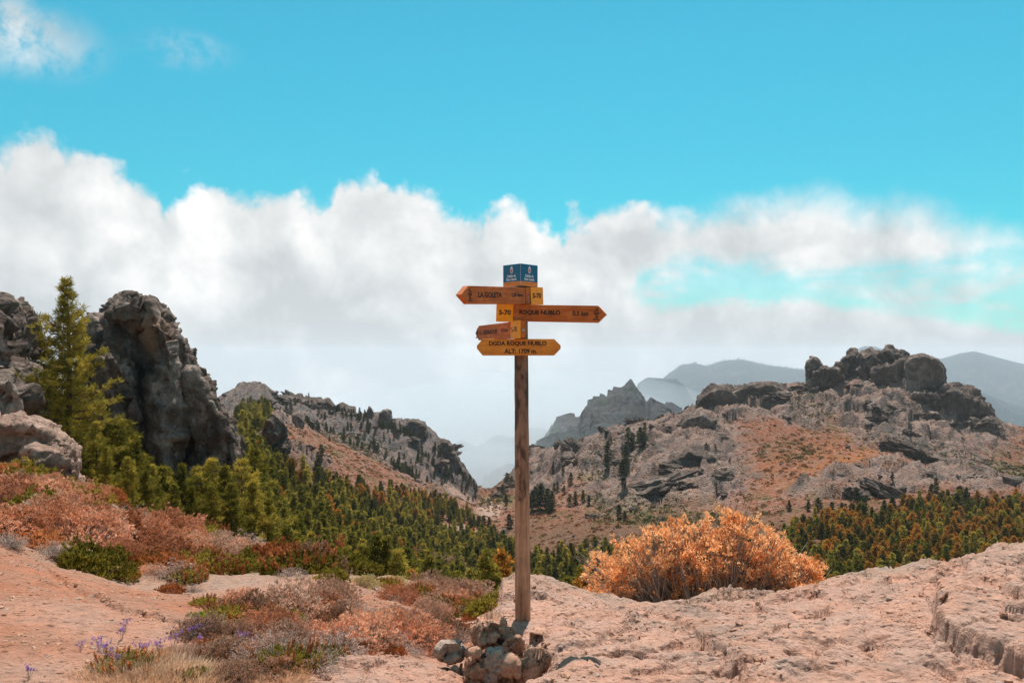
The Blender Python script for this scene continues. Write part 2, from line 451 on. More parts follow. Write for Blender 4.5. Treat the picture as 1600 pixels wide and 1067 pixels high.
for i, (nm, pts) in enumerate(CUR):
    xs = [p[0] for p in pts]
    if pts[0][1] is None:
        Yk[i] = pts[0][3]; Zk[i] = pts[0][2]
        continue
    ys = np.array([p[2] for p in pts]); zs = np.array([(HZ - p[1]) / F * p[2] for p in pts])
    Yk[i] = np.interp(PXC, xs, ys); Zk[i] = np.interp(PXC, xs, zs)
# behind the camera: both ends run into their mean
wgt = np.clip((np.abs(AZ) - LIM) / (PI - LIM), 0, 1); wgt = wgt * wgt * (3 - 2 * wgt)
for A_ in (Yk, Zk):
    mean = (A_[:, :1] + A_[:, -1:]) / 2
    A_[:] = A_ * (1 - wgt) + mean * wgt
Rk = Yk / np.cos(azc) * (1 - wgt) + Yk * wgt * 1.2
# monotone-cubic profile of height against distance in every column
LR = np.log(Rk)
dlt = (Zk[1:] - Zk[:-1]) / (LR[1:] - LR[:-1])
ml = np.zeros_like(Zk)
s_ = np.sign(dlt[1:]) == np.sign(dlt[:-1])
hm = 2 * dlt[1:] * dlt[:-1] / np.where(np.abs(dlt[1:] + dlt[:-1]) < 1e-9, 1, dlt[1:] + dlt[:-1])
ml[1:-1] = np.where(s_, hm, 0)
ml[0] = dlt[0]; ml[-1] = dlt[-1]
Rg, Zg, Sg = [], [], []
for i in range(K - 1):
    nr = ROWS[i]
    tt = np.arange(nr) / nr
    if i == K - 2:
        tt = np.linspace(0, 1, nr)
    h = LR[i + 1] - LR[i]
    for t in tt:
        Rg.append(np.exp(LR[i] + h * t))
        Zg.append((2 * t**3 - 3 * t**2 + 1) * Zk[i] + (t**3 - 2 * t**2 + t) * h * ml[i] + (-2 * t**3 + 3 * t**2) * Zk[i + 1] + (t**3 - t**2) * h * ml[i + 1])
        Sg.append(i + t)
Rg = np.array(Rg); Zg = np.array(Zg); Sg = np.array(Sg)
NR = len(Sg)
X = Rg * np.sin(AZ)[None]; Y = Rg * np.cos(AZ)[None]
Yp = Rg * np.cos(azc)[None]                       # depth along the view for the frame's columns
PX = np.broadcast_to(PXC[None], Rg.shape)
PY = HZ - F * Zg / Yp
S = np.broadcast_to(Sg[:, None], Rg.shape)


def row_of(s):
    return int(np.searchsorted(Sg, s))


def pts_of(r0, r1):
    return np.stack([X[r0:r1], Y[r0:r1], Zg[r0:r1]], -1).reshape(-1, 3)


def ell(PXa, PYa, cx, cy, rx, ry, rot=0, soft=0.45):
    c, s = math.cos(math.radians(rot)), math.sin(math.radians(rot))
    u = ((PXa - cx) * c + (PYa - cy) * s) / rx; v = (-(PXa - cx) * s + (PYa - cy) * c) / ry
    return sstep(-(np.sqrt(u * u + v * v)), -(1 + soft), -(1 - soft))


COL = np.zeros(Rg.shape + (3,), np.float32)


def lerp(a, b, f):
    return a + (np.asarray(b, np.float32) - a) * f[..., None]


# ---- near ground (curves zero..E)
r1 = row_of(5.0)
P = pts_of(0, r1); sh = (r1, NC)
s2 = S[:r1]; px2 = PX[:r1]; py2 = PY[:r1]
n1 = fbm(P, 1.3, 5, 11).reshape(sh); n2 = fbm(P, 0.30, 5, 21, 0.55).reshape(sh); n3 = fbm(P, 0.07, 3, 31, 0.6).reshape(sh)
slab = sstep(px2, 745, 790) * (s2 < 3.3)
slab2 = ell(px2, py2, 600, 1050, 150, 42)           # pale rock step at the bottom centre-left
fo1, fe1 = facets(P * np.array([1, 1, 1.6], np.float32), 0.34, 3, 0.5)
fo2, fe2 = facets(P, 0.085, 4, 0.55)
fo1 = fo1.reshape(sh); fe1 = fe1.reshape(sh); fo2 = fo2.reshape(sh); fe2 = fe2.reshape(sh)
dist_f = np.clip(Rg[:r1] / 5.0, 0.3, 4)
rk = np.clip(slab + 0.9 * slab2, 0, 1)
dirt_rib = (fbm(P * np.array([.5, 1.6, 1], np.float32), 0.5, 4, 77, 0.5, True).reshape(sh)) * (1 - rk)
dz_ = 0.08 * n1 * np.clip(dist_f, .5, 3) + (0.018 + 0.042 * rk) * n2 + 0.009 * n3 * (0.6 + 0.7 * rk) + 0.10 * rk * fbm(P + 5.0, 2.4, 3, 15).reshape(sh)
dz_ += rk * (0.26 * fo1 - 0.02 * np.exp(-(fe1 / .02) ** 2)) * sstep(n1, -0.35, 0.25)
crumb = sstep(fbm(P, 0.55, 3, 91).reshape(sh), 0.08, 0.40)         # zones of crumbly breccia
dz_ += (0.42 * fo2 - 0.012 * (fe2 < 0.010)) * crumb * (0.3 + 0.7 * rk)
dz_ += 0.018 * dirt_rib * sstep(s2, 0.8, 1.5) * (s2 < 3)
pits = sstep(fbm(P, 0.16, 2, 57).reshape(sh), 0.30, 0.5)
dz_ -= 0.045 * pits * rk
dz_ *= sstep(Rg[:r1], 0.8, 2.5)
# keep the ground under the post exactly where the post stands
post_d = np.hypot(X[:r1] - 0.07, Y[:r1] - 5.2)
dz_ *= 0.25 + 0.75 * sstep(post_d, 0.06, 0.4)


def poly_sd(Xa, Ya, pts):
    """signed distance (right side positive) to a polyline given by photo points on the ground"""
    best = np.full(Xa.shape, 1e9); sg = np.ones(Xa.shape)
    for (x0, y0), (x1, y1) in zip(pts[:-1], pts[1:]):
        ddx, ddy = x1 - x0, y1 - y0
        t = np.clip(((Xa - x0) * ddx + (Ya - y0) * ddy) / (ddx * ddx + ddy * ddy), 0, 1)
        d = np.hypot(Xa - x0 - t * ddx, Ya - y0 - t * ddy)
        c = d < best
        best = np.where(c, d, best)
        sg = np.where(c, np.sign(ddx * (Ya - y0) - ddy * (Xa - x0)), sg)
    return best, sg


def gpt(px, py):
    j = int(np.argmin(np.abs(PXC[90:-90] - px))) + 90
    a = PY[:, j]
    i = int(np.argmax(a <= py)) if (a <= py).any() else 0
    return float(X[i, j]), float(Y[i, j])


wob = 0.10 * n1 + 0.13 * n2 + 0.04 * n3
def ledge(ppts, hgt, width, groove, length_soft=0.25):
    global dz_
    pts = [gpt(*p) for p in ppts]
    d, sg = poly_sd(X[:r1], Y[:r1], pts)
    sdv = d * sg + wob
    fade = np.exp(-np.clip(d - 0.10, 0, None) / width)
    dz_ += hgt * sstep(sdv, -0.03, 0.03) * fade
    dz_ -= groove * np.exp(-(np.abs(sdv + 0.02) / 0.022) ** 2) * (d < 0.4)


# coordinates run so that the higher side is on the left of the walking direction
ledge([(1465, 960), (1482, 1000), (1540, 1032), (1640, 1068)], 0.085, 0.6, 0.03)
ledge([(1482, 905), (1463, 930), (1462, 965)], 0.07, 0.5, 0.0)
ledge([(1152, 1085), (1148, 1040), (1120, 1012)], -0.09, 0.5, 0.05)
ledge([(1455, 1075), (1300, 1050), (1180, 1030)], 0.04, 0.35, 0.02)
ledge([(1290, 930), (1255, 945), (1190, 950)], -0.03, 0.3, 0.02)
ledge([(860, 1010), (930, 1000), (1010, 960)], 0.03, 0.25, 0.01)
ledge([(80, 900), (200, 960), (330, 985)], 0.03, 0.4, 0.012)
ledge([(530, 1010), (610, 1030), (735, 1052)], -0.07, 0.4, 0.02)
# dark hollow with loose stones below the foot of the post
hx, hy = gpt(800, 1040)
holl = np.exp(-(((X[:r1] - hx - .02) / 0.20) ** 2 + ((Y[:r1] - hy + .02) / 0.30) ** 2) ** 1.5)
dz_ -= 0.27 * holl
Zg[:r1] += dz_
# colour of the near ground
c_dirt = np.array((.36, .160, .095)); c_slab = np.array((.455, .262, .188)); c_grey = np.array((.30, .19, .14))
c = np.broadcast_to(c_dirt.astype(np.float32), sh + (3,)).copy()
path = ell(px2, py2, 430, 925, 120, 20) + ell(px2, py2, 200, 985, 230, 28, 8) + ell(px2, py2, 150, 1050, 230, 30)
c = lerp(c, c_slab, rk)
c = lerp(c, c_grey, sstep(fbm(P, 0.8, 5, 41, 0.6).reshape(sh), 0.08, 0.5) * 0.8)
c = lerp(c, (.43, .185, .105), sstep(fbm(P, 1.6, 4, 43, 0.6).reshape(sh), 0.0, 0.5) * 0.5 * (1 - rk))
c = lerp(c, (.44, .235, .16), np.clip(path, 0, 1) * .7)
c = lerp(c, (.33, .22, .16), sstep(s2, 2.7, 3.1) * 0.75)
c = lerp(c, (.27, .20, .16), np.clip(holl * 1.2, 0, 1) * 0.6)  # shade of the hollow painted into the ground colour
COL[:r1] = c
# ---- middle distance (E..K)
r2 = row_of(11.0)
P = pts_of(r1, r2); sh = (r2 - r1, NC)
s2 = S[r1:r2]; px2 = PX[r1:r2]; py2 = PY[r1:r2]
m1_ = fbm(P, 60, 5, 101, 0.5).reshape(sh); m2_ = fbm(P, 14, 5, 111, 0.55).reshape(sh); m3_ = fbm(P, 3.5, 4, 121, 0.6).reshape(sh)
rockm = np.zeros(sh, np.float32)
for e in [(1045, 745, 115, 85, -15), (1080, 665, 70, 45, 20), (1180, 622, 110, 30, -4), (970, 690, 110, 26, -14), (880, 715, 60, 28, 0),
          (1385, 640, 110, 55, 25), (1360, 600, 120, 60, 0), (1430, 690, 110, 26, 14), (1370, 765, 120, 16, -12), (1310, 745, 90, 14, -20), (1540, 765, 80, 26, 12), (1500, 640, 80, 70, 30),
          (380, 630, 60, 36, 10), (640, 700, 100, 36, 32), (520, 650, 120, 24, 8), (700, 730, 40, 34, 50), (455, 712, 60, 16, 12), (1460, 745, 120, 12, 5),
          (1240, 640, 50, 20, 20), (840, 745, 40, 30, 0), (430, 655, 25, 12, 0), (1000, 715, 100, 20, -10)]:
    rockm = np.maximum(rockm, ell(px2, py2, *e))
rockm = np.maximum(rockm, sstep(s2, 9.0, 9.9) * 0.8 * (px2 < 745))
rockm = np.clip(rockm + 0.55 * m2_ + 0.3 * m1_, 0, 1) * sstep(s2, 6.9, 7.6)
g1, e1 = facets(P * np.array([1, .8, 1.5], np.float32) + m2_.ravel()[:, None] * 2.0, 15, 7, 0.55)
g2, e2 = facets(P * np.array([1, .8, 1.7], np.float32) + m3_.ravel()[:, None] * 1.2, 5.2, 8, 0.6)
g1 = g1.reshape(sh); g2 = g2.reshape(sh); e1 = e1.reshape(sh); e2 = e2.reshape(sh)
P3 = P * np.array([1.0, 0.45, 1.0], np.float32)
rdg = fbm(P3, 22, 5, 131, 0.55, True).reshape(sh)
dz_ = 1.2 * m1_ * sstep(s2, 5.5, 7) + 0.9 * m2_ * sstep(s2, 6.5, 7.5) + 0.28 * m3_
dz_ += rockm * (0.62 * g1 + 0.45 * g2 + 2.0 * (rdg - 0.2) + 1.2 * m2_ - 0.5 * np.exp(-(e1 / 0.8) ** 2))
dz_ *= sstep(s2, 5.0, 5.6)
dz_ *= 1 - .4 * sstep(s2, 8.6, 9.2) * (px2 < 745)
sky_keep = 1 - 0.45 * sstep(s2, 9.5, 10.0) * (px2 > 745)
Zg[r1:r2] += dz_ * sky_keep
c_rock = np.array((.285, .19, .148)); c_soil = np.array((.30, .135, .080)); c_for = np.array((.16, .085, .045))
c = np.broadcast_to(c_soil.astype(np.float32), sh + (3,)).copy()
spk = fbm(P, 2.2, 3, 141, 0.7).reshape(sh)
pale = sstep(fbm(P, 7, 4, 161, .6).reshape(sh), 0.0, 0.35)
c = lerp(c, (.38, .26, .21), pale * .6)
c = lerp(c, (.20, .062, .024), sstep(spk, -0.15, 0.25) * 0.85)
c = lerp(c, (.10, .085, .02), sstep(fbm(P, 18, 4, 151, .6).reshape(sh), 0.02, 0.3) * sstep(spk, -0.4, 0.2) * 0.8)
for (ex, col_, a_) in [((1270, 640, 36, 32), (.085, .095, .03), .85), ((960, 715, 60, 26, -25), (.10, .12, .03), .85), ((995, 790, 70, 22, 0), (.09, .10, .025), .85),
                       ((1060, 812, 110, 12), (.08, .09, .03), .8), ((1230, 705, 46, 16), (.11, .10, .03), .75), ((1310, 735, 70, 18, -24), (.42, .14, .03), .9),
                       ((1440, 700, 90, 10, 15), (.12, .12, .04), .8), ((1560, 730, 70, 12, 8), (.11, .11, .04), .7), ((775, 783, 26, 10), (.15, .17, .05), .8), ((560, 690, 80, 14, 25), (.10, .10, .04), .7),
                       ((1245, 725, 80, 30, -20), (.34, .11, .03), .85), ((1215, 680, 85, 52), (.24, .09, .045), .75), ((1050, 790, 60, 14), (.30, .14, .07), .4)]:
    c = lerp(c, col_, ell(px2, py2, *ex) * a_ * sstep(spk + 0.3 * m3_, -0.35, 0.1))
rr = np.clip(rockm * 1.5 - 0.35 * (spk > 0.25), 0, 1) * sstep(s2, 6.9, 7.5)
greyed = c_rock * (1 + 0.0)
c = lerp(c, c_rock, rr * 0.92)
c = lerp(c, (.10, .078, .066), rr * sstep(fbm(P, 14, 5, 171, .65).reshape(sh), -0.06, 0.22) * .85)
c = lerp(c, (.115, .10, .092), sstep(s2, 8.9, 9.5) * (px2 < 745) * .8 * sstep(spk + m3_, -.6, .15))
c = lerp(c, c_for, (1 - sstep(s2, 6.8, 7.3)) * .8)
for ex in [(728, 830, 42, 9, 8), (765, 795, 20, 14), (715, 770, 30, 6, 30)]:
    c = lerp(c, (.42, .27, .20), ell(px2, py2, *ex))
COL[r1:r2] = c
# ---- far (K..R)
P = pts_of(r2, NR); sh = (NR - r2, NC); s2 = S[r2:]; px2 = PX[r2:]
f1 = fbm(P, 560, 6, 201, 0.52, True).reshape(sh); f2 = fbm(P, 100, 5, 211, 0.55).reshape(sh)
g1, e1 = facets(P * np.array([1, .7, 1.2], np.float32) + f2.ravel()[:, None] * 12, 60, 17, 0.6)
g1 = g1.reshape(sh)
inL = np.exp(-((s2 - 12) / 0.8) ** 2)
dz_ = inL * (0.55 * g1 + 7 * f2 + 5 * (fbm(P, 45, 4, 231, .6, True).reshape(sh) - .2)) + (1 - inL) * sstep(s2, 13, 14.0) * (40 * (f1 - 0.3) + 22 * f2) * sstep(18.0 - s2, 0, 0.8)
keepQ = 1 - 0.8 * np.exp(-((s2 - 17) / 0.25) ** 2) - 0.7 * np.exp(-((s2 - 15) / 0.2) ** 2)
Zg[r2:] += dz_ * keepQ
c = np.broadcast_to(np.array((.030, .048, .055), np.float32), sh + (3,)).copy()  # bluish base: part of the distance haze is put into the colour
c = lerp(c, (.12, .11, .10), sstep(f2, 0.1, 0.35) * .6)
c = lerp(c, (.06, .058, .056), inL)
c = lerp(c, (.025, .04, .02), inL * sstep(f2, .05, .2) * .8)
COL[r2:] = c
PYf = HZ - F * Zg / Yp          # after the relief


def sheet(name, ra, rb, mat, **props):
    V = np.stack([X[ra:rb], Y[ra:rb], Zg[ra:rb]], -1)[:, :-1]
    n, mcol = V.shape[:2]
    idx = np.arange(n * mcol).reshape(n, mcol)
    nxt = np.roll(idx, -1, axis=1)
    Q = np.stack([idx[:-1], nxt[:-1], nxt[1:], idx[1:]], -1).reshape(-1, 4)
    V = V.reshape(-1, 3); cc = COL[ra:rb, :-1].reshape(-1, 3)
    me = np_mesh(name, V, Q, True, [mat])
    if ra == 0:      # close the small hole under the camera
        pass
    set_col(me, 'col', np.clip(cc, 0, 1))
    me.flip_normals()
    me.update()
    if me.polygons[len(me.polygons) // 2].normal.z < 0:
        me.flip_normals()
    return link(name, me, **props)


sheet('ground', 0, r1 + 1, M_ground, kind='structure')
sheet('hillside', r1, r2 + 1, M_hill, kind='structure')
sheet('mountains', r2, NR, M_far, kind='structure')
bmh = bmesh.new(); bmesh.ops.create_circle(bmh, cap_ends=True, segments=48, radius=0.9)
meh = bpy.data.meshes.new('footing'); bmh.to_mesh(meh); bmh.free(); meh.materials.append(M_ground)
set_col(meh, 'col', np.tile(c_dirt, (len(meh.vertices), 1)))
link('ground', meh, loc=(0, 0, -1.675), kind='structure')


def colidx(px):
    return int(np.argmin(np.abs(PXC[90:-90] - px))) + 90


def hit(px, py, smin=0.0):
    """the first ground point seen from the camera through a photo pixel -> world point"""
    j = colidx(px); r0 = row_of(smin)
    a = PYf[r0:, j]
    ok = np.nonzero(a <= py)[0]
    i = (ok[0] if len(ok) else int(np.argmin(a))) + r0
    return Vector((float(X[i, j]), float(Y[i, j]), float(Zg[i, j])))


def height(x, y):
    a = math.atan2(x, y); r = math.hypot(x, y)
    j = int(np.argmin(np.abs(AZ - a)))
    return float(np.interp(r, Rg[:, j], Zg[:, j]))


def at(px, py, Yd):
    return Vector(((px - 800) / F * Yd, Yd, (HZ - py) / F * Yd))


# ------------------------------------------------------------------ rocks built from convex masses, fused and weathered
def rock_mesh(name, hulls, voxel, mat, amps, seed=0, origin=None, flat=(1, 1, 1), smooth=1):
    bm = bmesh.new()
    for hu in hulls:
        vs = [bm.verts.new(at(*p) if not isinstance(p, Vector) else p) for p in hu]
        r = bmesh.ops.convex_hull(bm, input=vs)
        dead = [g for g in r['geom_interior'] + r['geom_unused'] if isinstance(g, bmesh.types.BMVert) and g.is_valid]
        bmesh.ops.delete(bm, geom=list(set(dead)), context='VERTS')
    me = bpy.data.meshes.new(name + '_base'); bm.to_mesh(me); bm.free()
    ob = bpy.data.objects.new('tmp', me); C.objects.link(ob)
    md = ob.modifiers.new('r', 'REMESH'); md.mode = 'VOXEL'; md.voxel_size = voxel
    ms = ob.modifiers.new('s', 'SMOOTH'); ms.factor = 0.6; ms.iterations = smooth * 4
    dg = bpy.context.evaluated_depsgraph_get()
    m2 = bpy.data.meshes.new_from_object(ob.evaluated_get(dg))
    bpy.data.objects.remove(ob); bpy.data.meshes.remove(me)
    m2.name = name
    n = len(m2.vertices)
    co = np.zeros(n * 3, np.float32); m2.vertices.foreach_get('co', co); co = co.reshape(-1, 3)
    no = np.zeros(n * 3, np.float32); m2.vertex_normals.foreach_get('vector', no); no = no.reshape(-1, 3)
    P_ = co * np.array(flat, np.float32)
    d = np.zeros(n, np.float32)
    for kind, a, s in amps:
        if kind == 'fbm':
            d += a * fbm(P_, s, 5, seed + 3, 0.55)
        elif kind == 'ridge':
            d += a * (fbm(P_, s, 5, seed + 9, 0.55, True) - 0.3)
        elif kind == 'face':
            wp = P_ + fbm(P_, s * 0.6, 3, seed + 5)[:, None] * s * 0.4
            o, e = facets(wp, s, seed + 7, 0.9)
            d += a * o
            d -= a * s * 0.22 * np.exp(-(e / (0.07 * s)) ** 2)
        elif kind == 'fine':
            d += a * fbm(P_, s, 3, seed + 13, 0.7)
    co = co + no * d[:, None]
    org = origin if origin is not None else Vector((float(co[:, 0].mean()), float(co[:, 1].mean()), float(co[:, 2].min())))
    co = co - np.array(org, np.float32)
    m2.vertices.foreach_set('co', co.ravel())
    m2.materials.clear(); m2.materials.append(mat)
    m2.polygons.foreach_set('use_smooth', np.ones(len(m2.polygons), bool))
    m2.polygons.foreach_set('material_index', np.zeros(len(m2.polygons), np.int32))
    m2.update()
    return m2, org


def rock(name, label, hulls, voxel, mat, amps, seed=0, flat=(1, 1, 1), group=None, cat='rock', smooth=1):
    me, org = rock_mesh(name, hulls, voxel, mat, amps, seed, None, flat, smooth)
    o = link(name, me, loc=org, label=label, category=cat)
    if group:
        o['group'] = group
    return o


def slabh(pts, yf, yb, grow=0.0):
    """a mass given by its outline in the photo, its front and its back distance"""
    cx = sum(p[0] for p in pts) / len(pts); cy = sum(p[1] for p in pts) / len(pts)
    out = []
    ym = (yf + yb) / 2
    for px, py in pts:
        out.append((px, py, ym))
        out.append((cx + (px - cx) * .86, cy + (py - cy) * .86, yf))
        out.append((cx + (px - cx) * .86, cy + (py - cy) * .86, yb))
    return out


st = at(216, 528, 56.5)
R_crag = rock_mat('crag_rock', (.045, .030, .023), (.14, .098, .076), (.40, .30, .245), 0.8, 0.35, ((st.x, st.y, st.z), 2.2, (.34, .16, .08)))
R_bould = rock_mat('boulder_rock', (.09, .055, .038), (.27, .165, .12), (.48, .32, .245), 2.6, 0.08)
R_mount = rock_mat('summit_rock', (.040, .028, .022), (.12, .082, .062), (.33, .24, .19), 0.16, 2.6)
R_stone = rock_mat('stone', (.16, .07, .04), (.42, .22, .14), (.58, .335, .22), 14.0, 0.012)
R_grey = rock_mat('grey_stone', (.16, .105, .08), (.34, .235, .18), (.50, .37, .29), 14.0, 0.01)

crag = rock('rock_crag', 'tall dark pointed crag behind the pines, two ribs split by a cleft', [
    slabh([(160, 505), (178, 476), (205, 465), (232, 474), (258, 494), (280, 530), (285, 590), (270, 660), (200, 640), (172, 580)], 58.5, 70),
    slabh([(178, 478), (205, 465), (236, 478), (250, 500), (230, 515), (195, 505), (172, 495)], 57.0, 64),
    slabh([(232, 482), (256, 496), (272, 540), (276, 600), (262, 650), (262, 700), (285, 838), (235, 835), (240, 640), (248, 570)], 55.6, 63),
    slabh([(258, 500), (284, 526), (298, 560), (296, 590), (300, 650), (290, 660), (275, 620)], 57.2, 67),
    slabh([(292, 560), (312, 585), (318, 610), (345, 650), (366, 690), (378, 780), (372, 850), (300, 850), (296, 680), (305, 640)], 56.5, 66),
    slabh([(150, 548), (178, 543), (198, 572), (214, 615), (224, 650), (226, 800), (140, 790), (120, 640), (135, 580)], 55.0, 66),
    slabh([(138, 500), (165, 488), (178, 520), (172, 570), (140, 580), (125, 540)], 60.0, 68),
    slabh([(205, 660), (246, 640), (262, 690), (268, 840), (200, 820), (195, 690)], 55.8, 62),
    slabh([(236, 722), (340, 716), (372, 760), (360, 850), (240, 840)], 56.0, 66)],
    0.16, R_crag, [('fbm', .55, 5.0), ('ridge', .38, 2.2), ('face', .30, 2.2), ('face', .34, .8), ('fine', .16, .4)], 3, (1, 1, .38), cat='crag')
rock('rock_crag', 'dark craggy rock at the left edge, left of the big pine', [
    slabh([(-90, 470), (0, 474), (18, 488), (35, 512), (44, 540), (40, 585), (25, 640), (-90, 650)], 38, 50),
    slabh([(-80, 500), (8, 498), (24, 545), (10, 640), (-80, 640)], 36, 46),
    slabh([(-80, 590), (20, 585), (46, 618), (50, 650), (30, 690), (-80, 690)], 33, 44)],
    0.16, R_crag, [('fbm', .6, 4.0), ('ridge', .5, 1.8), ('face', .42, 1.8), ('face', .36, .7), ('fine', .1, .3)], 13, (1, 1, .6), cat='crag')
rock('boulder', 'broad overhanging boulder at the lower left, pink shrub on top', [
    slabh([(-80, 650), (20, 652), (60, 662), (100, 684), (118, 705), (122, 735), (108, 760), (30, 750), (-80, 742)], 17.4, 21.5),
    slabh([(40, 700), (112, 700), (122, 752), (60, 765), (36, 745)], 16.9, 20)],
    0.05, R_bould, [('fbm', .20, 1.6), ('ridge', .10, .9), ('face', .25, .7), ('face', .2, .22), ('fine', .03, .1)], 23, (1, 1, 1.3), cat='boulder')
SUM = [('fbm', 4.5, 34), ('ridge', 3.2, 12), ('face', .28, 13), ('face', .36, 5), ('fine', 1.2, 3)]
rock('rock_pinnacle', 'upright pointed pinnacle at the left end of the right hand summit', [
    slabh([(1260, 590), (1258, 572), (1264, 558), (1275, 556), (1285, 568), (1286, 592), (1275, 604), (1262, 604)], 575, 590)],
    0.8, R_mount, SUM[:0] + [('fbm', 1.2, 8), ('face', .25, 5), ('face', .2, 2.2)], 31, group='rocks of the right hand summit')
rock('rock_block', 'squat dark block of rock between the pinnacle and the summit', [
    slabh([(1262, 592), (1270, 578), (1290, 573), (1312, 576), (1320, 590), (1312, 606), (1262, 611)], 565, 588)],
    0.8, R_mount, [('fbm', 1.6, 12), ('face', .25, 7), ('face', .2, 3)], 33, group='rocks of the right hand summit')
rock('summit_rock', 'rugged summit mass in the middle of the right hand hill, highest point of it', [
    slabh([(1312, 572), (1318, 556), (1335, 551), (1350, 560), (1345, 585), (1320, 590)], 575, 600),
    slabh([(1335, 556), (1365, 550), (1392, 545), (1412, 554), (1425, 575), (1420, 610), (1380, 625), (1345, 600)], 570, 612),
    slabh([(1365, 575), (1410, 562), (1425, 600), (1420, 640), (1392, 655), (1360, 620)], 560, 596)],
    1.0, R_mount, SUM, 35, (1, 1, .8), group='rocks of the right hand summit')
rock('summit_rock', 'smooth round topped dark dome on the right of the summit', [
    slabh([(1408, 566), (1420, 556), (1445, 553), (1466, 560), (1477, 578), (1478, 600), (1460, 610), (1420, 608), (1408, 590)], 556, 592)],
    0.9, R_mount, [('fbm', 2.0, 22), ('ridge', .8, 9), ('face', .10, 8), ('fine', .5, 3)], 37, group='rocks of the right hand summit')
rock('cliff', 'long black shaded cliff below the dome on the right hand hill', [
    slabh([(1405, 625), (1430, 610), (1470, 612), (1500, 632), (1490, 680), (1450, 690), (1410, 665)], 545, 580),
    slabh([(1450, 628), (1478, 604), (1520, 615), (1545, 640), (1556, 672), (1562, 722), (1510, 716), (1462, 690)], 540, 585),
    slabh([(1510, 650), (1545, 650), (1566, 690), (1562, 728), (1515, 715)], 532, 570),
    slabh([(1475, 604), (1492, 606), (1520, 622), (1515, 640), (1480, 630)], 560, 590)],
    1.0, R_mount, SUM, 39, (1, 1, .55), group='rocks of the right hand summit', cat='cliff')
rock('rock_outcrop', 'banded dark outcrop rising from the foot of the ridge left of the summit', [
    slabh([(1085, 655), (1092, 622), (1110, 606), (1135, 603), (1150, 620), (1148, 650), (1115, 662)], 545, 590),
    slabh([(1140, 640), (1140, 612), (1170, 601), (1215, 600), (1240, 610), (1225, 632), (1180, 642)], 555, 592)],
    1.0, R_mount, [('fbm', 3.2, 26), ('ridge', 3.0, 12), ('face', .2, 9), ('fine', .6, 3)], 41, (1, 1, .5), cat='outcrop')
rock('rock_outcrop', 'rounded dark knob of rock on the saddle between the pale slab and the ridge', [
    slabh([(1062, 665), (1070, 650), (1095, 645), (1120, 655), (1138, 680), (1120, 702), (1080, 700)], 500, 530)],
    1.0, R_mount, [('fbm', 3.0, 18), ('ridge', 1.6, 9), ('face', .2, 7)], 43, cat='outcrop')
rock('rock_outcrop', 'low broken dark outcrop at the far right edge above the pine wood', [
    slabh([(1530, 750), (1560, 742), (1610, 756), (1640, 775), (1620, 795), (1545, 778)], 400, 440)],
    0.9, R_mount, [('fbm', 2.2, 16), ('ridge', 1.2, 7), ('face', .25, 6), ('face', .2, 2.4)], 45, cat='outcrop')
rock('rock_outcrop', 'folded slab of dark layered rock in the middle of the right hand slope', [
    slabh([(1000, 760), (1030, 722), (1080, 700), (1130, 712), (1140, 740), (1100, 772), (1040, 800), (1010, 805)], 422, 452)],
    0.9, R_mount, [('fbm', 2.6, 18), ('ridge', 2.6, 10), ('face', .15, 7), ('fine', .5, 2.5)], 47, (1, .7, 1.6), cat='outcrop')
rock('ridge_rock', 'pale headed rocky peak at the left end of the left hand ridge', [
    slabh([(346, 640), (356, 616), (376, 604), (400, 598), (412, 603), (428, 616), (440, 640), (420, 655), (380, 670)], 600, 640)],
    1.1, R_mount, [('fbm', 3.5, 28), ('ridge', 2.0, 12), ('face', .2, 9), ('face', .2, 4)], 51, group='rocks along the left hand ridge')
rock('ridge_rock', 'long dark battlement of rock along the crest of the left hand ridge', [
    slabh([(438, 640), (446, 620), (468, 618), (482, 626), (478, 645)], 605, 640),
    slabh([(480, 642), (490, 626), (512, 624), (523, 634), (518, 648), (490, 655)], 600, 635)],
    1.0, R_mount, [('fbm', 2.5, 16), ('face', .25, 9), ('face', .2, 4)], 53, group='rocks along the left hand ridge')
rock('ridge_rock', 'small finger of rock standing on the left hand ridge', [
    slabh([(571, 660), (573, 643), (577, 634), (582, 640), (586, 660)], 605, 618)],
    0.6, R_mount, [('fbm', .8, 6), ('face', .25, 4)], 55, group='rocks along the left hand ridge')
rock('ridge_rock', 'blocky tooth of rock right of the small finger on the left hand ridge', [
    slabh([(592, 662), (594, 645), (602, 639), (611, 643), (613, 660), (604, 668)], 600, 618)],
    0.7, R_mount, [('fbm', 1.0, 8), ('face', .25, 5)], 57, group='rocks along the left hand ridge')
rock('ridge_rock', 'layered cliff end of the left hand ridge above the misty valley', [
    slabh([(628, 668), (640, 656), (662, 660), (668, 676), (650, 690)], 595, 630),
    slabh([(680, 705), (688, 685), (702, 690), (714, 715), (728, 740), (736, 760), (700, 750), (676, 725)], 580, 620)],
    1.0, R_mount, [('fbm', 2.4, 18), ('ridge', 1.8, 9), ('face', .2, 6)], 59, (1, 1, 2.2), group='rocks along the left hand ridge')
rock('ridge_rock', 'dark boulder heap capping the bare pink slope on the left', [
    slabh([(444, 668), (448, 652), (462, 645), (475, 654), (472, 672), (455, 680)], 425, 440)],
    0.6, R_mount, [('fbm', 1.2, 8), ('face', .3, 4), ('face', .2, 1.8)], 61, group='rocks along the left hand ridge')

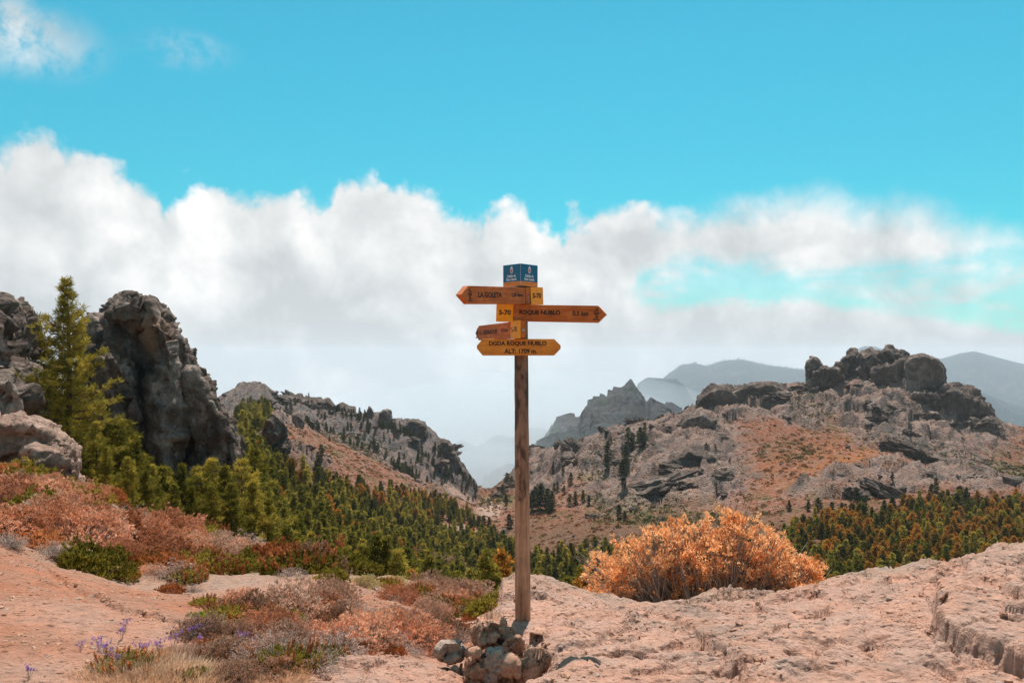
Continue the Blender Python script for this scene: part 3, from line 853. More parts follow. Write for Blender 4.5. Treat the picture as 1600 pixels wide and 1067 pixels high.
# stones at the foot of the post
ST = [('fbm', .02, .12), ('face', .38, .13), ('fine', .004, .02)]
rock('stone', 'rounded pale stone propped against the slab left of the post foot, post shadow across it', [
    slabh([(742, 985), (750, 968), (768, 963), (786, 972), (789, 992), (775, 1008), (752, 1012), (744, 1000)], 4.62, 4.84)],
    0.006, R_stone, [('fbm', .015, .12), ('face', .42, .12), ('fine', .003, .02)], 71, group='loose stones below the post')
rock('stone', 'angular brown stone wedged below the post foot', [
    slabh([(778, 1006), (790, 992), (812, 993), (826, 1006), (818, 1026), (796, 1028), (780, 1018)], 4.60, 4.84)],
    0.006, R_stone, ST, 73, group='loose stones below the post')
rock('stone', 'upright stone on the right of the dark hollow under the post', [
    slabh([(830, 990), (850, 984), (858, 1000), (850, 1020), (834, 1018), (828, 1004)], 4.66, 4.84)],
    0.006, R_stone, ST, 75, group='loose stones below the post')
rock('stone', 'dark pitted stone at the bottom of the hollow under the post', [
    slabh([(752, 1038), (762, 1016), (782, 1014), (788, 1040), (778, 1072), (756, 1072)], 4.2, 4.5)],
    0.006, R_grey, [('fbm', .03, .12), ('ridge', .02, .06), ('face', .3, .06)], 77, group='loose stones below the post')
rock('stone', 'brown faceted stone in the hollow right of the dark pitted one', [
    slabh([(786, 1040), (796, 1026), (808, 1034), (810, 1056), (796, 1066), (786, 1058)], 4.2, 4.4)],
    0.006, R_stone, ST, 79, group='loose stones below the post')
rock('stone', 'pale upright slab of stone left of the hollow under the post', [
    slabh([(724, 1040), (734, 1018), (748, 1010), (756, 1030), (752, 1075), (726, 1078)], 4.2, 4.55)],
    0.006, R_stone, ST, 81, group='loose stones below the post')
rock('stone', 'flat pinkish stone bridging the right side of the hollow', [
    slabh([(812, 1040), (830, 1024), (850, 1028), (848, 1050), (826, 1070), (812, 1064)], 4.2, 4.5)],
    0.006, R_stone, ST, 83, group='loose stones below the post')
rock('stone', 'flat topped grey stone with a dark underside on the pale rock left of the post', [
    slabh([(680, 1016), (692, 1002), (714, 1001), (728, 1012), (722, 1028), (704, 1036), (688, 1029)], 4.35, 4.62)],
    0.006, R_grey, [('fbm', .015, .12), ('face', .28, .09), ('fine', .003, .02)], 85, group='loose stones below the post')


# ------------------------------------------------------------------ foliage materials
def leaf_mat(name, cols, nscale, trans=0.35, hue_obj=0.5, rough=0.7):
    m = bpy.data.materials.new(name); m.use_nodes = True
    n = NT(m.node_tree); m.node_tree.nodes.clear()
    ob = n.new('ShaderNodeObjectInfo')
    pos = n.new('ShaderNodeNewGeometry').outputs['Position']
    a = n.noise(pos, nscale, 3, 0.6)
    v = n.m('ADD', n.m('MULTIPLY', n.m('SUBTRACT', a, 0.5), 1.5), n.m('ADD', n.m('MULTIPLY', n.m('SUBTRACT', ob.outputs['Random'], 0.5), hue_obj), 0.5), clamp=True)
    st_ = [(i / (len(cols) - 1), c_) for i, c_ in enumerate(cols)]
    col = n.ramp(v, st_)
    fine = n.noise(pos, nscale * 9, 2, 0.5)
    col = n.mix(1.0, col, n.ss(fine, 0.3, 0.7, 0.65, 1.35), 'MULTIPLY')
    d = n.new('ShaderNodeBsdfDiffuse'); n.l.new(col, d.inputs[0])
    t = n.new('ShaderNodeBsdfTranslucent'); n.l.new(col, t.inputs[0])
    mx_ = n.new('ShaderNodeMixShader'); mx_.inputs[0].default_value = trans
    n.l.new(d.outputs[0], mx_.inputs[1]); n.l.new(t.outputs[0], mx_.inputs[2])
    out = n.new('ShaderNodeOutputMaterial'); n.l.new(mx_.outputs[0], out.inputs[0])
    return m


def bark_mat(name, c0, c1, sc):
    m, n, b = new_mat(name, 0.95, 0.1)
    pos = n.new('ShaderNodeNewGeometry').outputs['Position']
    mp = n.new('ShaderNodeMapping'); n.l.new(pos, mp.inputs[0]); mp.inputs['Scale'].default_value = (1, 1, .25)
    a = n.noise(mp.outputs[0], sc, 6, 0.65)
    n.l.new(n.ramp(a, [(0.3, c0), (0.7, c1)]), b.inputs['Base Color'])
    n.l.new(n.bump(a, 0.6, 0.01), b.inputs['Normal'])
    return m


L_pine = leaf_mat('pine_needles', [(.05, .055, .010), (.21, .175, .026), (.66, .47, .080)], 1.4, 0.38, 0.5)
L_pine_far = leaf_mat('pine_needles_distant', [(.04, .046, .011), (.19, .16, .026), (.56, .40, .065)], 0.45, 0.38, 0.9)
L_pine_dark = leaf_mat('pine_needles_dark', [(.030, .036, .016), (.065, .070, .024), (.13, .12, .036)], 0.3, 0.25, 0.7)
L_pine_rust = leaf_mat('pine_needles_rusty', [(.14, .10, .018), (.40, .18, .028), (.60, .25, .040)], 0.3, 0.35, 1.2)
B_pine = bark_mat('pine_bark', (.06, .04, .03), (.17, .11, .075), 9)
B_twig = bark_mat('grey_twig', (.18, .12, .09), (.58, .44, .36), 30)
B_dark = bark_mat('dark_twig', (.05, .035, .025), (.15, .10, .08), 30)


def frame_rand(rng, n):
    v = rng.normal(size=(n, 3)); return v / np.linalg.norm(v, axis=1)[:, None]


def cards(centers, dirs, n, length, width, spread, rng, jit=0.0):
    """n thin triangles from every centre, fanned about its direction"""
    N = len(centers)
    c_ = np.repeat(centers, n, 0) + rng.normal(size=(N * n, 3)) * jit
    d = np.repeat(dirs, n, 0) + frame_rand(rng, N * n) * spread
    d /= np.linalg.norm(d, axis=1)[:, None]
    L = length * rng.uniform(.6, 1.25, (N * n, 1))
    side = np.cross(d, frame_rand(rng, N * n)); side /= np.linalg.norm(side, axis=1)[:, None] + 1e-6
    w_ = width * rng.uniform(.7, 1.3, (N * n, 1))
    V = np.stack([c_ + d * L * 0.05 - side * w_ * .5, c_ + d * L * 0.25 + side * w_ * .5, c_ + d * L], 1).reshape(-1, 3)
    return V, np.arange(N * n * 3).reshape(-1, 3)


def tube(pts, rads, sides=5):
    pts = np.asarray(pts, float); V = []; Fc = []
    for i, (p, r) in enumerate(zip(pts, rads)):
        t = pts[min(i + 1, len(pts) - 1)] - pts[max(i - 1, 0)]; t /= np.linalg.norm(t) + 1e-9
        u = np.cross(t, (0.31, 0.17, 0.93) if abs(t[2]) < .9 else (1, 0, 0)); u /= np.linalg.norm(u); v = np.cross(t, u)
        for s in range(sides):
            a = 2 * PI * s / sides
            V.append(p + r * (math.cos(a) * u + math.sin(a) * v))
    for i in range(len(pts) - 1):
        for s in range(sides):
            a = i * sides + s; b = i * sides + (s + 1) % sides
            Fc += [(a, b, b + sides), (a, b + sides, a + sides)]
    return np.array(V), np.array(Fc)


def join(parts):
    V = []; Fc = []; o = 0
    for v, f in parts:
        if len(v) == 0:
            continue
        V.append(v); Fc.append(np.asarray(f) + o); o += len(v)
    return np.concatenate(V), np.concatenate(Fc)


def pine_geo(seed, h, whorls, nb, steps, needles, nlen, nwid, rad=0.26, sides=6, wood=True, base=0.08, irr=0.25, taper=0.75, spread=1.05):
    rng = np.random.RandomState(seed)
    W = [tube([(0, 0, -0.04 * h), (0.01 * h * rng.normal(), 0.01 * h * rng.normal(), h * .5), (0, 0, h * .98)], [h * .020, h * .012, h * .002], sides)]
    cs = []; ds = []
    zs = base * h + (h * .97 - base * h) * (np.arange(whorls) / (whorls - 1)) ** 0.92
    for i, z in enumerate(zs):
        f = (z - base * h) / (h * .98 - base * h)
        L0 = rad * h * (max(1 - f, 0.0) ** taper) * (1 - 0.45 * math.exp(-f * 9)) + 0.02 * h
        k_ = nb if f < .8 else max(3, nb - 2)
        a0 = rng.uniform(0, 2 * PI)
        for b in range(k_):
            a = a0 + 2 * PI * b / k_ + rng.normal() * .25
            L = L0 * (1 + rng.normal() * irr)
            if rng.rand() < 0.06:
                L *= 0.4
            L = max(L, .02 * h)
            up = 0.25 + 0.75 * f + rng.normal() * .08
            di = np.array([math.cos(a), math.sin(a), 0.0])
            p0 = np.array([0, 0, z]); p1 = p0 + di * L * .55 + np.array([0, 0, L * .10 * up]); p2 = p0 + di * L + np.array([0, 0, L * .55 * up])
            if wood:
                W.append(tube([p0, p1, p2], [h * .0045 * (1.3 - f), h * .003, h * .001], 3))
            ns = max(2, int(round(steps * L / (rad * h) + 1)))
            for q in range(ns):
                t = 0.22 + 0.78 * (q + rng.uniform(0, .6)) / ns; t = min(t, 1)
                pt = (1 - t) ** 2 * p0 + 2 * t * (1 - t) * p1 + t * t * p2
                sidev = np.array([-di[1], di[0], 0])
                for sgn in ((-1, 1) if t < .95 else (0,)):
                    c_ = pt + sidev * sgn * L * .20 * (1.25 - t) * rng.uniform(.3, 1.2) + np.array([0, 0, rng.normal() * .012 * h])
                    cs.append(c_); ds.append(di * .5 + sidev * sgn * .5 + np.array([0, 0, .65]))
    cs.append(np.array([0, 0, h * .97])); ds.append(np.array([0, 0, 1.0]))
    cs = np.array(cs); ds = np.array(ds); ds /= np.linalg.norm(ds, axis=1)[:, None]
    crown = cards(cs, ds, needles, nlen, nwid, spread, rng, nlen * .22)
    return crown, join(W)


def two_part(name, crown, wood, mc, mw, pc='crown', pw='trunk'):
    return np_mesh(name + '_' + pc, *crown, smooth=False, mats=[mc]), np_mesh(name + '_' + pw, *wood, smooth=True, mats=[mw])


def one_mesh(name, crown, wood, mc, mw):
    V, Fc = join([crown, wood])
    return np_mesh(name, V, Fc, False, [mc, mw], np.concatenate([np.zeros(len(crown[1]), int), np.ones(len(wood[1]), int)]))


def plant(name, meshes, loc, scale, rz, label, cat, group=None, parts=('crown', 'trunk'), tilt=(0, 0)):
    e = bpy.data.objects.new(name, None); e.empty_display_size = 0.1
    C.objects.link(e)
    e.location = loc; e.rotation_euler = (tilt[0], tilt[1], rz)
    e.scale = scale if isinstance(scale, tuple) else (scale,) * 3
    e['label'] = label; e['category'] = cat
    if group:
        e['group'] = group
    for nm, me in zip(parts, meshes):
        link(nm, me, e)
    return e


rng = random.Random(4)
# the big pine
big = two_part('big_pine', *pine_geo(7, 9.2, 23, 6, 5, 30, 0.25, 0.034, rad=0.225, sides=10, irr=.36, taper=.9, spread=.95), L_pine, B_pine)
pl_ = hit(104, 744, 4.0); pl_ = Vector(((104 - 800) / F * 37, 37, height((104 - 800) / F * 37, 37)))
zt = (HZ - 437) / F * 37
plant('pine_tree', big, pl_, (zt - pl_.z) / 9.2, 0.4, 'tall young pine standing alone in front of the crag, pointed top against the cloud', 'pine tree')
# pines close to the crag
mids = [two_part('mid_pine', *pine_geo(20 + i, 5.0, 12, 5, 4, 26, 0.24, 0.045, rad=(.27, .30, .25, .34)[i], irr=.36, spread=.95), (L_pine, L_pine, L_pine, L_pine_rust)[i], B_pine) for i in range(4)]
near_spots = [(52, 492, 46, 3, 'rust and yellow tinged pine behind the big pine, left of it'), (38, 500, 47, 0, 'yellow green pine tucked beside the left edge crag'),
              
              (187, 655, 40, 1, 'full bushy pine at the foot of the crag, second right of the big pine'), (150, 660, 34, 0, 'short round pine right below the big pine'),
              (213, 688, 42, 0, 'bright tipped pine in front of the crag foot'), (238, 726, 46, 2, 'slender pine under the crag cleft'), (165, 700, 30, 2, 'low bushy pine at the edge of the shrub slope'),
              (262, 732, 48, 1, 'pine below the right rib of the crag'), (285, 726, 47, 2, 'narrow pine under the cave of the crag'), (128, 690, 33, 0, 'small dark pine in the shade of the big pine'),
              (200, 715, 33, 1, 'stocky pine above the yellow green bush'), (308, 731, 49, 1, 'pine at the right foot of the crag'), (332, 718, 50, 0, 'pine rising before the crag right end'), (352, 730, 48, 2, 'slim pine just right of the crag foot'), (378, 720, 52, 1, 'broad pine beyond the crag foot toward the ridge'), (398, 704, 60, 0, 'tall pine standing out above the wood right of the crag'), (272, 756, 44, 0, 'short pine in the second row under the crag cave'), (300, 762, 45, 2, 'small yellow green pine below the crag, above the brow'), (330, 760, 46, 1, 'rounded pine below the right foot of the crag'), (362, 756, 47, 0, 'middle pine of the row right of the crag foot'), (395, 752, 50, 2, 'dark slender pine right of the crag at mid height'), (248, 762, 42, 1, 'low full pine behind the pink shrubs under the crag'),
              (228, 735, 36, 2, 'front row pine nearest the pink shrubs')]
for px, pt, Yd, v, lab in near_spots:
    xx = (px - 800) / F * Yd
    zg = height(xx, Yd); hh = (HZ - pt) / F * Yd - zg
    plant('pine_tree', mids[v], (xx, Yd, zg), max(hh, 1.5) / 5.0, rng.uniform(0, 6), lab, 'pine tree', 'pines around the crag')

# forest
va = [pine_geo(40 + i, 1.0, 9, 5, 2, 13, .072, .024, spread=.95, rad=(.24, .27, .21, .30, .25)[i], sides=4, wood=False, irr=.3, base=.05) for i in range(5)]
vb = [pine_geo(60 + i, 1.0, 7, 4, 2, 8, .10, .048, rad=(.27, .30, .25, .28)[i], sides=3, wood=False, irr=.3, base=.05) for i in range(4)]
near_m = [one_mesh('forest_pine_shape', *g, L_pine, B_pine) for g in va]
far_m = [one_mesh('distant_pine_shape', *g, L_pine_far, B_pine) for g in vb]
dark_m = [one_mesh('dark_pine_shape', *g, L_pine_dark, B_pine) for g in vb]
rust_m = [one_mesh('rusty_pine_shape', *pine_geo(80 + i, 1.0, 7, 5, 2, 10, .10, .042, rad=.26, sides=3, wood=False, base=.25, taper=.55, irr=.3), L_pine_rust, B_pine) for i in range(3)]

cellA = (Rg[1:] - Rg[:-1])[:, :-1] * (0.5 * (Rg[1:] + Rg[:-1])[:, :-1]) * (AZ[1:] - AZ[:-1])[None]
cpx = PX[:-1, :-1]; cpy = PYf[:-1, :-1]; cs_ = S[:-1, :-1]
nr_ = np.random.RandomState(11)
clump = fbm(np.stack([X, Y, Zg * 0], -1)[:-1, :-1].reshape(-1, 3), 26, 3, 301).reshape(cs_.shape)


def scatter(dens):
    """dens: trees per square metre for every terrain cell -> list of (row, col)"""
    lam = dens * cellA
    cnt = nr_.poisson(np.clip(lam, 0, 5))
    r_, c__ = np.nonzero(cnt)
    r_ = np.repeat(r_, cnt[r_, c__][:len(r_)]) if False else r_
    u = nr_.rand(len(r_)); v = nr_.rand(len(r_))
    x_ = X[r_, c__] * (1 - u) + X[r_ + 1, c__] * u; x2_ = X[r_, c__ + 1] * (1 - u) + X[r_ + 1, c__ + 1] * u
    y_ = Y[r_, c__] * (1 - u) + Y[r_ + 1, c__] * u; y2_ = Y[r_, c__ + 1] * (1 - u) + Y[r_ + 1, c__ + 1] * u
    z_ = Zg[r_, c__] * (1 - u) + Zg[r_ + 1, c__] * u; z2_ = Zg[r_, c__ + 1] * (1 - u) + Zg[r_ + 1, c__ + 1] * u
    return np.stack([x_ * (1 - v) + x2_ * v, y_ * (1 - v) + y2_ * v, z_ * (1 - v) + z2_ * v], -1), r_, c__


infr = (np.abs(AZ[:-1]) < math.radians(40))[None]
right = sstep(cpx, 900, 1000)
top_s = np.interp(cpx, [-300, 180, 300, 380, 430, 520, 600, 680, 735, 760, 830, 900, 1000, 1100, 1230, 1300, 1400, 1500, 1600, 1900],
                  [6.6, 6.6, 7.0, 7.1, 6.9, 7.05, 7.25, 7.5, 7.6, 6.9, 6.4, 6.35, 6.45, 6.5, 6.72, 6.8, 6.85, 6.95, 6.85, 6.9])
dens = ((cs_ > 5.0) & (cs_ < top_s + 0.25 * clump)).astype(float) * infr
ynear = np.interp(Rg[:-1, :-1], [60, 130, 250, 450], [0.10, 0.085, 0.062, 0.050])
dens = dens * ynear * (0.75 + 0.7 * sstep(clump, -.3, .3))
for ex in [(725, 832, 42, 9, 8), (712, 772, 40, 7, 30), (770, 800, 22, 26)]:
    dens *= 1 - ell(cpx, cpy, *ex, soft=.1)
Pf, rf, cf = scatter(dens)
print('forest', len(Pf))


def gn_scatter(name, pts, scl, rot, idx, meshes, **props):
    """one object: a cloud of points that carries the plants"""
    col = bpy.data.collections.new(name + '_shapes')
    for i, me in enumerate(meshes):
        col.objects.link(bpy.data.objects.new('%s_%02d' % (name, i), me))
    pm = bpy.data.meshes.new(name)
    pm.vertices.add(len(pts)); pm.vertices.foreach_set('co', np.asarray(pts, np.float32).ravel())
    a = pm.attributes.new('scl', 'FLOAT_VECTOR', 'POINT'); a.data.foreach_set('vector', np.asarray(scl, np.float32).ravel())
    a = pm.attributes.new('rot', 'FLOAT_VECTOR', 'POINT'); a.data.foreach_set('vector', np.asarray(rot, np.float32).ravel())
    a = pm.attributes.new('idx', 'INT', 'POINT'); a.data.foreach_set('value', np.asarray(idx, np.int32))
    o = link(name, pm, **props)
    g = bpy.data.node_groups.new(name, 'GeometryNodeTree')
    g.interface.new_socket('Geometry', in_out='INPUT', socket_type='NodeSocketGeometry')
    g.interface.new_socket('Geometry', in_out='OUTPUT', socket_type='NodeSocketGeometry')
    n = g.nodes; l = g.links
    gi = n.new('NodeGroupInput'); go = n.new('NodeGroupOutput')
    ci = n.new('GeometryNodeCollectionInfo'); ci.inputs[0].default_value = col
    ci.inputs['Separate Children'].default_value = True; ci.inputs['Reset Children'].default_value = True
    ip = n.new('GeometryNodeInstanceOnPoints'); ip.inputs['Pick Instance'].default_value = True
    def attr(nm, t):
        q = n.new('GeometryNodeInputNamedAttribute'); q.data_type = t; q.inputs['Name'].default_value = nm
        return q.outputs['Attribute']
    l.new(gi.outputs[0], ip.inputs['Points']); l.new(ci.outputs[0], ip.inputs['Instance'])
    l.new(attr('idx', 'INT'), ip.inputs['Instance Index']); l.new(attr('scl', 'FLOAT_VECTOR'), ip.inputs['Scale'])
    e2r = n.new('FunctionNodeEulerToRotation'); l.new(attr('rot', 'FLOAT_VECTOR'), e2r.inputs[0]); l.new(e2r.outputs[0], ip.inputs['Rotation'])
    l.new(ip.outputs[0], go.inputs[0])
    o.modifiers.new('plants', 'NODES').node_group = g
    return o


def hgt(n):
    return nr_.uniform(4.3, 7.4, n)


# sparse pines on the slopes: (px, row of the foot, height px)
single = [(981, 705, 22), (989, 704, 24), (1000, 702, 28), (1005, 700, 20), (1008, 680, 13), (955, 692, 8), (950, 718, 24), (948, 740, 22), (977, 742, 24), (972, 770, 28), (978, 726, 26),
          (892, 757, 16), (880, 742, 10), (836, 776, 14), (846, 772, 14), (865, 770, 12), (871, 768, 12), (882, 773, 12), (891, 788, 14), (899, 789, 16), (912, 778, 10), (920, 790, 12), (912, 786, 14),
          (832, 800, 30), (845, 800, 36), (856, 798, 30), (862, 800, 28), (838, 790, 24), (968, 812, 20), (976, 815, 14), (1234, 800, 14), (1263, 800, 16), (1278, 800, 20), (1338, 795, 26),
          (1395, 752, 12), (1463, 770, 20), (1440, 806, 22), (1470, 800, 26), (1418, 808, 24), (1488, 800, 24), (1500, 795, 30), (1510, 802, 34), (1496, 806, 30), (1382, 808, 22), (1394, 806, 26), (1350, 812, 30),
          (1320, 812, 22), (1332, 818, 26), (1300, 808, 20), (1316, 806, 18), (496, 722, 14), (502, 716, 16), (790, 790, 14), (786, 775, 16), (792, 762, 20), (800, 762, 16), (796, 826, 20), (748, 826, 18), (756, 828, 20), (764, 828, 18),
          (1104, 702, 5), (1117, 703, 6), (1578, 716, 6), (705, 742, 12), (1455, 775, 16)]
k_lab = 0
for px, pb, hp in single:
    p = hit(px, pb, 6.2)
    hh = hp / F * p.y * 1.08
    o = link('pine_tree', rng.choice(dark_m), loc=p)
    o.rotation_euler = (0, 0, rng.uniform(0, 6)); o.scale = (hh * 1.2, hh * 1.2, hh)
    side = ('on the bare rocky spur right of the post' if 820 < px < 1020 and pb < 760 else 'on the scrubby slope just right of the post' if 820 <= px < 1020 else
            'at the wood edge below the right hand hill' if px >= 1200 and pb > 760 else 'high on the open right hand hillside' if px >= 1020 else
            'beside the gully in the middle of the valley' if px > 740 else 'on the bare pink slope of the left hand ridge')
    o['label'] = 'dark lone pine ' + side; o['category'] = 'pine tree'; o['group'] = 'scattered pines ' + side

# the wood itself: the nearest ones as single trees, the rest as one mass
order = np.argsort(Pf[:, 1])
vis = [i for i in order if Pf[i, 1] > 45]
seen_px = 800 + F * Pf[:, 0] / Pf[:, 1]
vis = [i for i in vis if -25 < seen_px[i] < 1625] + [i for i in vis if not -25 < seen_px[i] < 1625]
rust_f = sstep(cpx[rf, cf], 1180, 1320) * sstep(cs_[rf, cf], 5.7, 6.2) * .42 + 0.5 * np.exp(-(((cpx[rf, cf] - 660) / 90) ** 2 + ((cpy[rf, cf] - 785) / 16) ** 2)) + 0.03
hs = hgt(len(Pf)) * np.interp(Pf[:, 1], [50, 120], [.62, 1.0])
isr = nr_.rand(len(Pf)) < rust_f
NIND = 212
for i in vis[:NIND]:
    x_, y_, z_ = Pf[i]; px = 800 + F * x_ / y_
    me = rng.choice(rust_m) if isr[i] else rng.choice(near_m)
    o = link('pine_tree', me, loc=(x_, y_, z_ - .1))
    o.rotation_euler = (0, 0, rng.uniform(0, 6)); o.scale = (hs[i], hs[i], hs[i] * rng.uniform(.9, 1.15))
    size_w = 'tall' if hs[i] > 6.3 else 'short' if hs[i] < 5.1 else 'mid sized'
    side = ('below the crag on the left' if px < 400 else 'in the middle of the valley' if px < 600 else 'just left of the signpost' if px < 800 else 'behind the slab right of the signpost' if px < 1250 else 'behind the slab at the far right')
    marks = [(60, 'behind the boulder at the left edge'), (130, 'below the big pine'), (200, 'left of the crag'), (260, 'below the left rib of the crag'), (320, 'below the crag cave'), (380, 'at the crag right foot'), (440, 'right of the crag, above the rusty shrubs'), (500, 'above the spiked bushes on the brow'), (560, 'above the green shrub on the brow'), (640, 'above the yellow bush'), (720, 'above the faded brown shrubs left of the post'), (800, 'just left of the post'), (870, 'just right of the post'), (930, 'between the post and the orange bush'), (1000, 'over the left end of the orange bush'), (1100, 'over the left half of the orange bush'), (1190, 'over the top of the orange bush'), (1290, 'at the right side of the orange bush'), (1360, 'right of the orange bush, low over the slab'), (1430, 'over the middle of the slab rim'), (1480, 'over the slab rim right of its middle'), (1540, 'over the rising right part of the slab rim'), (9999, 'at the far right over the slab rim')]
    mk = next(m_[1] for m_ in marks if px < m_[0])
    o['label'] = '%s %s pine %s' % (size_w, 'rusty' if isr[i] else 'green', mk)
    o['label'] = o['label'] if -10 < px < 1610 else o['label']
    o['category'] = 'pine tree'; o['group'] = 'nearest pines of the wood ' + side
rest = np.array(vis[NIND:])
ir = rest[isr[rest]]; ig = rest[~isr[rest]]
nearg = ig[Pf[ig, 1] < 200]; farg = ig[Pf[ig, 1] >= 200]


def gn_trees(name, ids, pts, hts, meshes, label, cat='forest'):
    n = len(ids)
    h = hts[ids] if hts is not None else None
    s = np.stack([h * nr_.uniform(.85, 1.15, n), h * nr_.uniform(.85, 1.15, n), h * nr_.uniform(.85, 1.2, n)], -1)
    r = np.stack([nr_.normal(size=n) * .03, nr_.normal(size=n) * .03, nr_.uniform(0, 6.28, n)], -1)
    return gn_scatter(name, pts[ids] - np.array([0, 0, .1]), s, r, nr_.randint(0, len(meshes), n), meshes, kind='stuff', label=label, category=cat)


gn_trees('pine_forest', nearg, Pf, hs, near_m, 'dense young green pines filling the near side of the valley')
gn_trees('pine_forest', farg, Pf, hs, far_m, 'dense green pines covering the far side of the valley floor')
gn_trees('rusty_pine_forest', ir, Pf, hs, rust_m, 'rust tinged round headed pines among the green wood')

# dark pines on the left ridge and pale ones in the saddle
dd = np.zeros_like(cs_)
for cx, cy, rx, ry, rot, dn in [(560, 665, 70, 16, 12, .035), (640, 690, 60, 16, 20, .04), (520, 680, 50, 10, 25, .02), (700, 745, 60, 14, 25, .05), (740, 770, 30, 12, 30, .05),
                                (650, 735, 60, 14, 20, .03), (595, 705, 60, 12, 25, .03), (655, 715, 30, 22, 30, .04), (550, 655, 90, 10, 12, .02), (470, 650, 30, 10, 10, .02)]:
    dd = np.maximum(dd, ell(cpx, cpy, cx, cy, rx, ry, rot, .3) * dn * .7)
dd *= (cs_ > 7.2) & (cs_ < 10) & (cpx < 745)
dd *= 0.5 + 1.3 * sstep(clump, -.1, .2)
Pd, rd, cd = scatter(dd); hd = nr_.uniform(3, 6.2, len(Pd))
gn_trees('ridge_pines', np.arange(len(Pd)), Pd, hd, dark_m, 'dark pines in loose groups on the slope of the left hand ridge')
dd = ell(cpx, cpy, 392, 664, 30, 26, -30, .2) * .05 * ((cs_ > 7.0) & (cs_ < 10.0))
Pd, rd, cd = scatter(dd); hd = nr_.uniform(5, 8.5, len(Pd))
gn_trees('saddle_pines', np.arange(len(Pd)), Pd, hd, far_m, 'pale green pines in the saddle right of the crag')
# trees along the far blue skyline
jj = [colidx(p) for p in np.arange(1000, 1300, 1.6)]
Pq = []
rq = row_of(17.0)
for j in jj:
    i = rq - 4 + int(np.argmin(PYf[rq - 4:rq + 5, j]))
    if rng.random() < .8:
        Pq.append((X[i, j] + rng.uniform(-5, 5), Y[i, j], Zg[i, j] - 1))
Pq = np.array(Pq)
gn_trees('skyline_trees', np.arange(len(Pq)), Pq, nr_.uniform(9, 20, len(Pq)), rust_m[:1] and dark_m, 'tiny trees bristling along the crest of the far blue mountain')


# ------------------------------------------------------------------ shrubs
def dome_pts(n, rng_, flat=.75, inner=.55, lumps=.25, seed=0):
    v = rng_.normal(size=(n, 3)); v[:, 2] = np.abs(v[:, 2]) * 1.0 - .08
    v /= np.linalg.norm(v, axis=1)[:, None]
    r = inner + (1 - inner) * rng_.rand(n) ** .45
    lump = 1 + lumps * 2 * fbm(v * 1.0 + seed * 9.1, .55, 3, seed)
    p = v * (r * lump)[:, None]
    p[:, 2] *= flat
    return p, v


def shrub_geo(kind, seed):
    """unit shrub, radius 1: returns foliage, stems"""
    rg = np.random.RandomState(seed)
    st_parts = []
    if kind == 'broom':       # dome of fine dry pinkish tips on grey twigs
        p, v = dome_pts(1250, rg, .78, .55, .42, seed)
        d = v * .8 + np.array([0, 0, .6]); fol = cards(p, d, 7, .078, .034, .8, rg, .018)
        nst = 170
    elif kind == 'rust':
        p, v = dome_pts(850, rg, .68, .5, .38, seed)
        d = v * .5 + np.array([0, 0, .9]); fol = cards(p, d, 7, .13, .042, .45, rg, .018)
        nst = 60
    elif kind == 'green':
        p, v = dome_pts(700, rg, .75, .45, .4, seed)
        d = v * .6 + np.array([0, 0, .7]); fol = cards(p, d, 7, .15, .06, .7, rg, .02)
        nst = 40
    elif kind == 'twigs':
        p, v = dome_pts(420, rg, .8, .6, .3, seed)
        d = v + np.array([0, 0, .4]); fol = cards(p, d, 6, .06, .018, .9, rg, .02)
        nst = 330
    elif kind == 'straw':
        n = 800
        a = rg.uniform(0, 2 * PI, n); r = rg.rand(n) ** .5
        p = np.stack([np.cos(a) * r, np.sin(a) * r, np.zeros(n)], -1)
        d = np.stack([np.cos(a) * r * .5, np.sin(a) * r * .5, np.ones(n)], -1)
        fol = cards(p, d, 3, .46, .024, .55, rg, .02)
        nst = 60
    for q in range(nst):
        tp = p[rg.randint(len(p))] * rg.uniform(.82, 1.05)
        b = np.array([tp[0] * .12 + rg.normal() * .05, tp[1] * .12 + rg.normal() * .05, -.06])
        mid = (b + tp) / 2 + rg.normal(size=3) * .09 + np.array([tp[0] * .10, tp[1] * .10, 0.0])
        rr_ = .010 if kind != 'twigs' else .0085
        st_parts.append(tube([b, mid, tp], [rr_ * 1.6, rr_, rr_ * .4], 3))
        if rg.rand() < .6:
            e = mid + (tp - mid) * .5 + rg.normal(size=3) * .13
            st_parts.append(tube([mid, e], [rr_ * .8, rr_ * .3], 3))
    return fol, join(st_parts)


def spike_geo(seed, n=46):
    """bush that carries upright brown seed spikes over green leaves"""
    rg = np.random.RandomState(seed)
    p, v = dome_pts(750, rg, .50, .4, .2, seed)
    fol = cards(p, v * .8 + np.array([0, 0, .5]), 6, .16, .040, .6, rg, .02)
    q, w_ = dome_pts(n, rg, .50, .9, .2, seed)
    parts = []; stems = []
    for a, b in zip(q, w_):
        L = rg.uniform(.22, .42); t = np.array([b[0] * .35, b[1] * .35, 1.0]); t /= np.linalg.norm(t)
        zz = np.linspace(0, 1, 7)
        r_ = .042 * np.sin(PI * np.clip(zz * .9 + .1, 0, 1)) ** .6
        r_ = r_ * (1 + .25 * (-1.0) ** np.arange(7)) * rg.uniform(.8, 1.2)
        parts.append(tube([a + t * L * z for z in zz], r_, 5))
        cc_ = np.array([a + t * L * z for z in rg.rand(26)])
        parts.append(cards(cc_, frame_rand(rg, 26) + t * .5, 2, .07, .022, .5, rg, .012))
        stems.append(tube([(a[0] * .2, a[1] * .2, -.05), a], [.014, .008], 3))
    return fol, join(parts), join(stems)


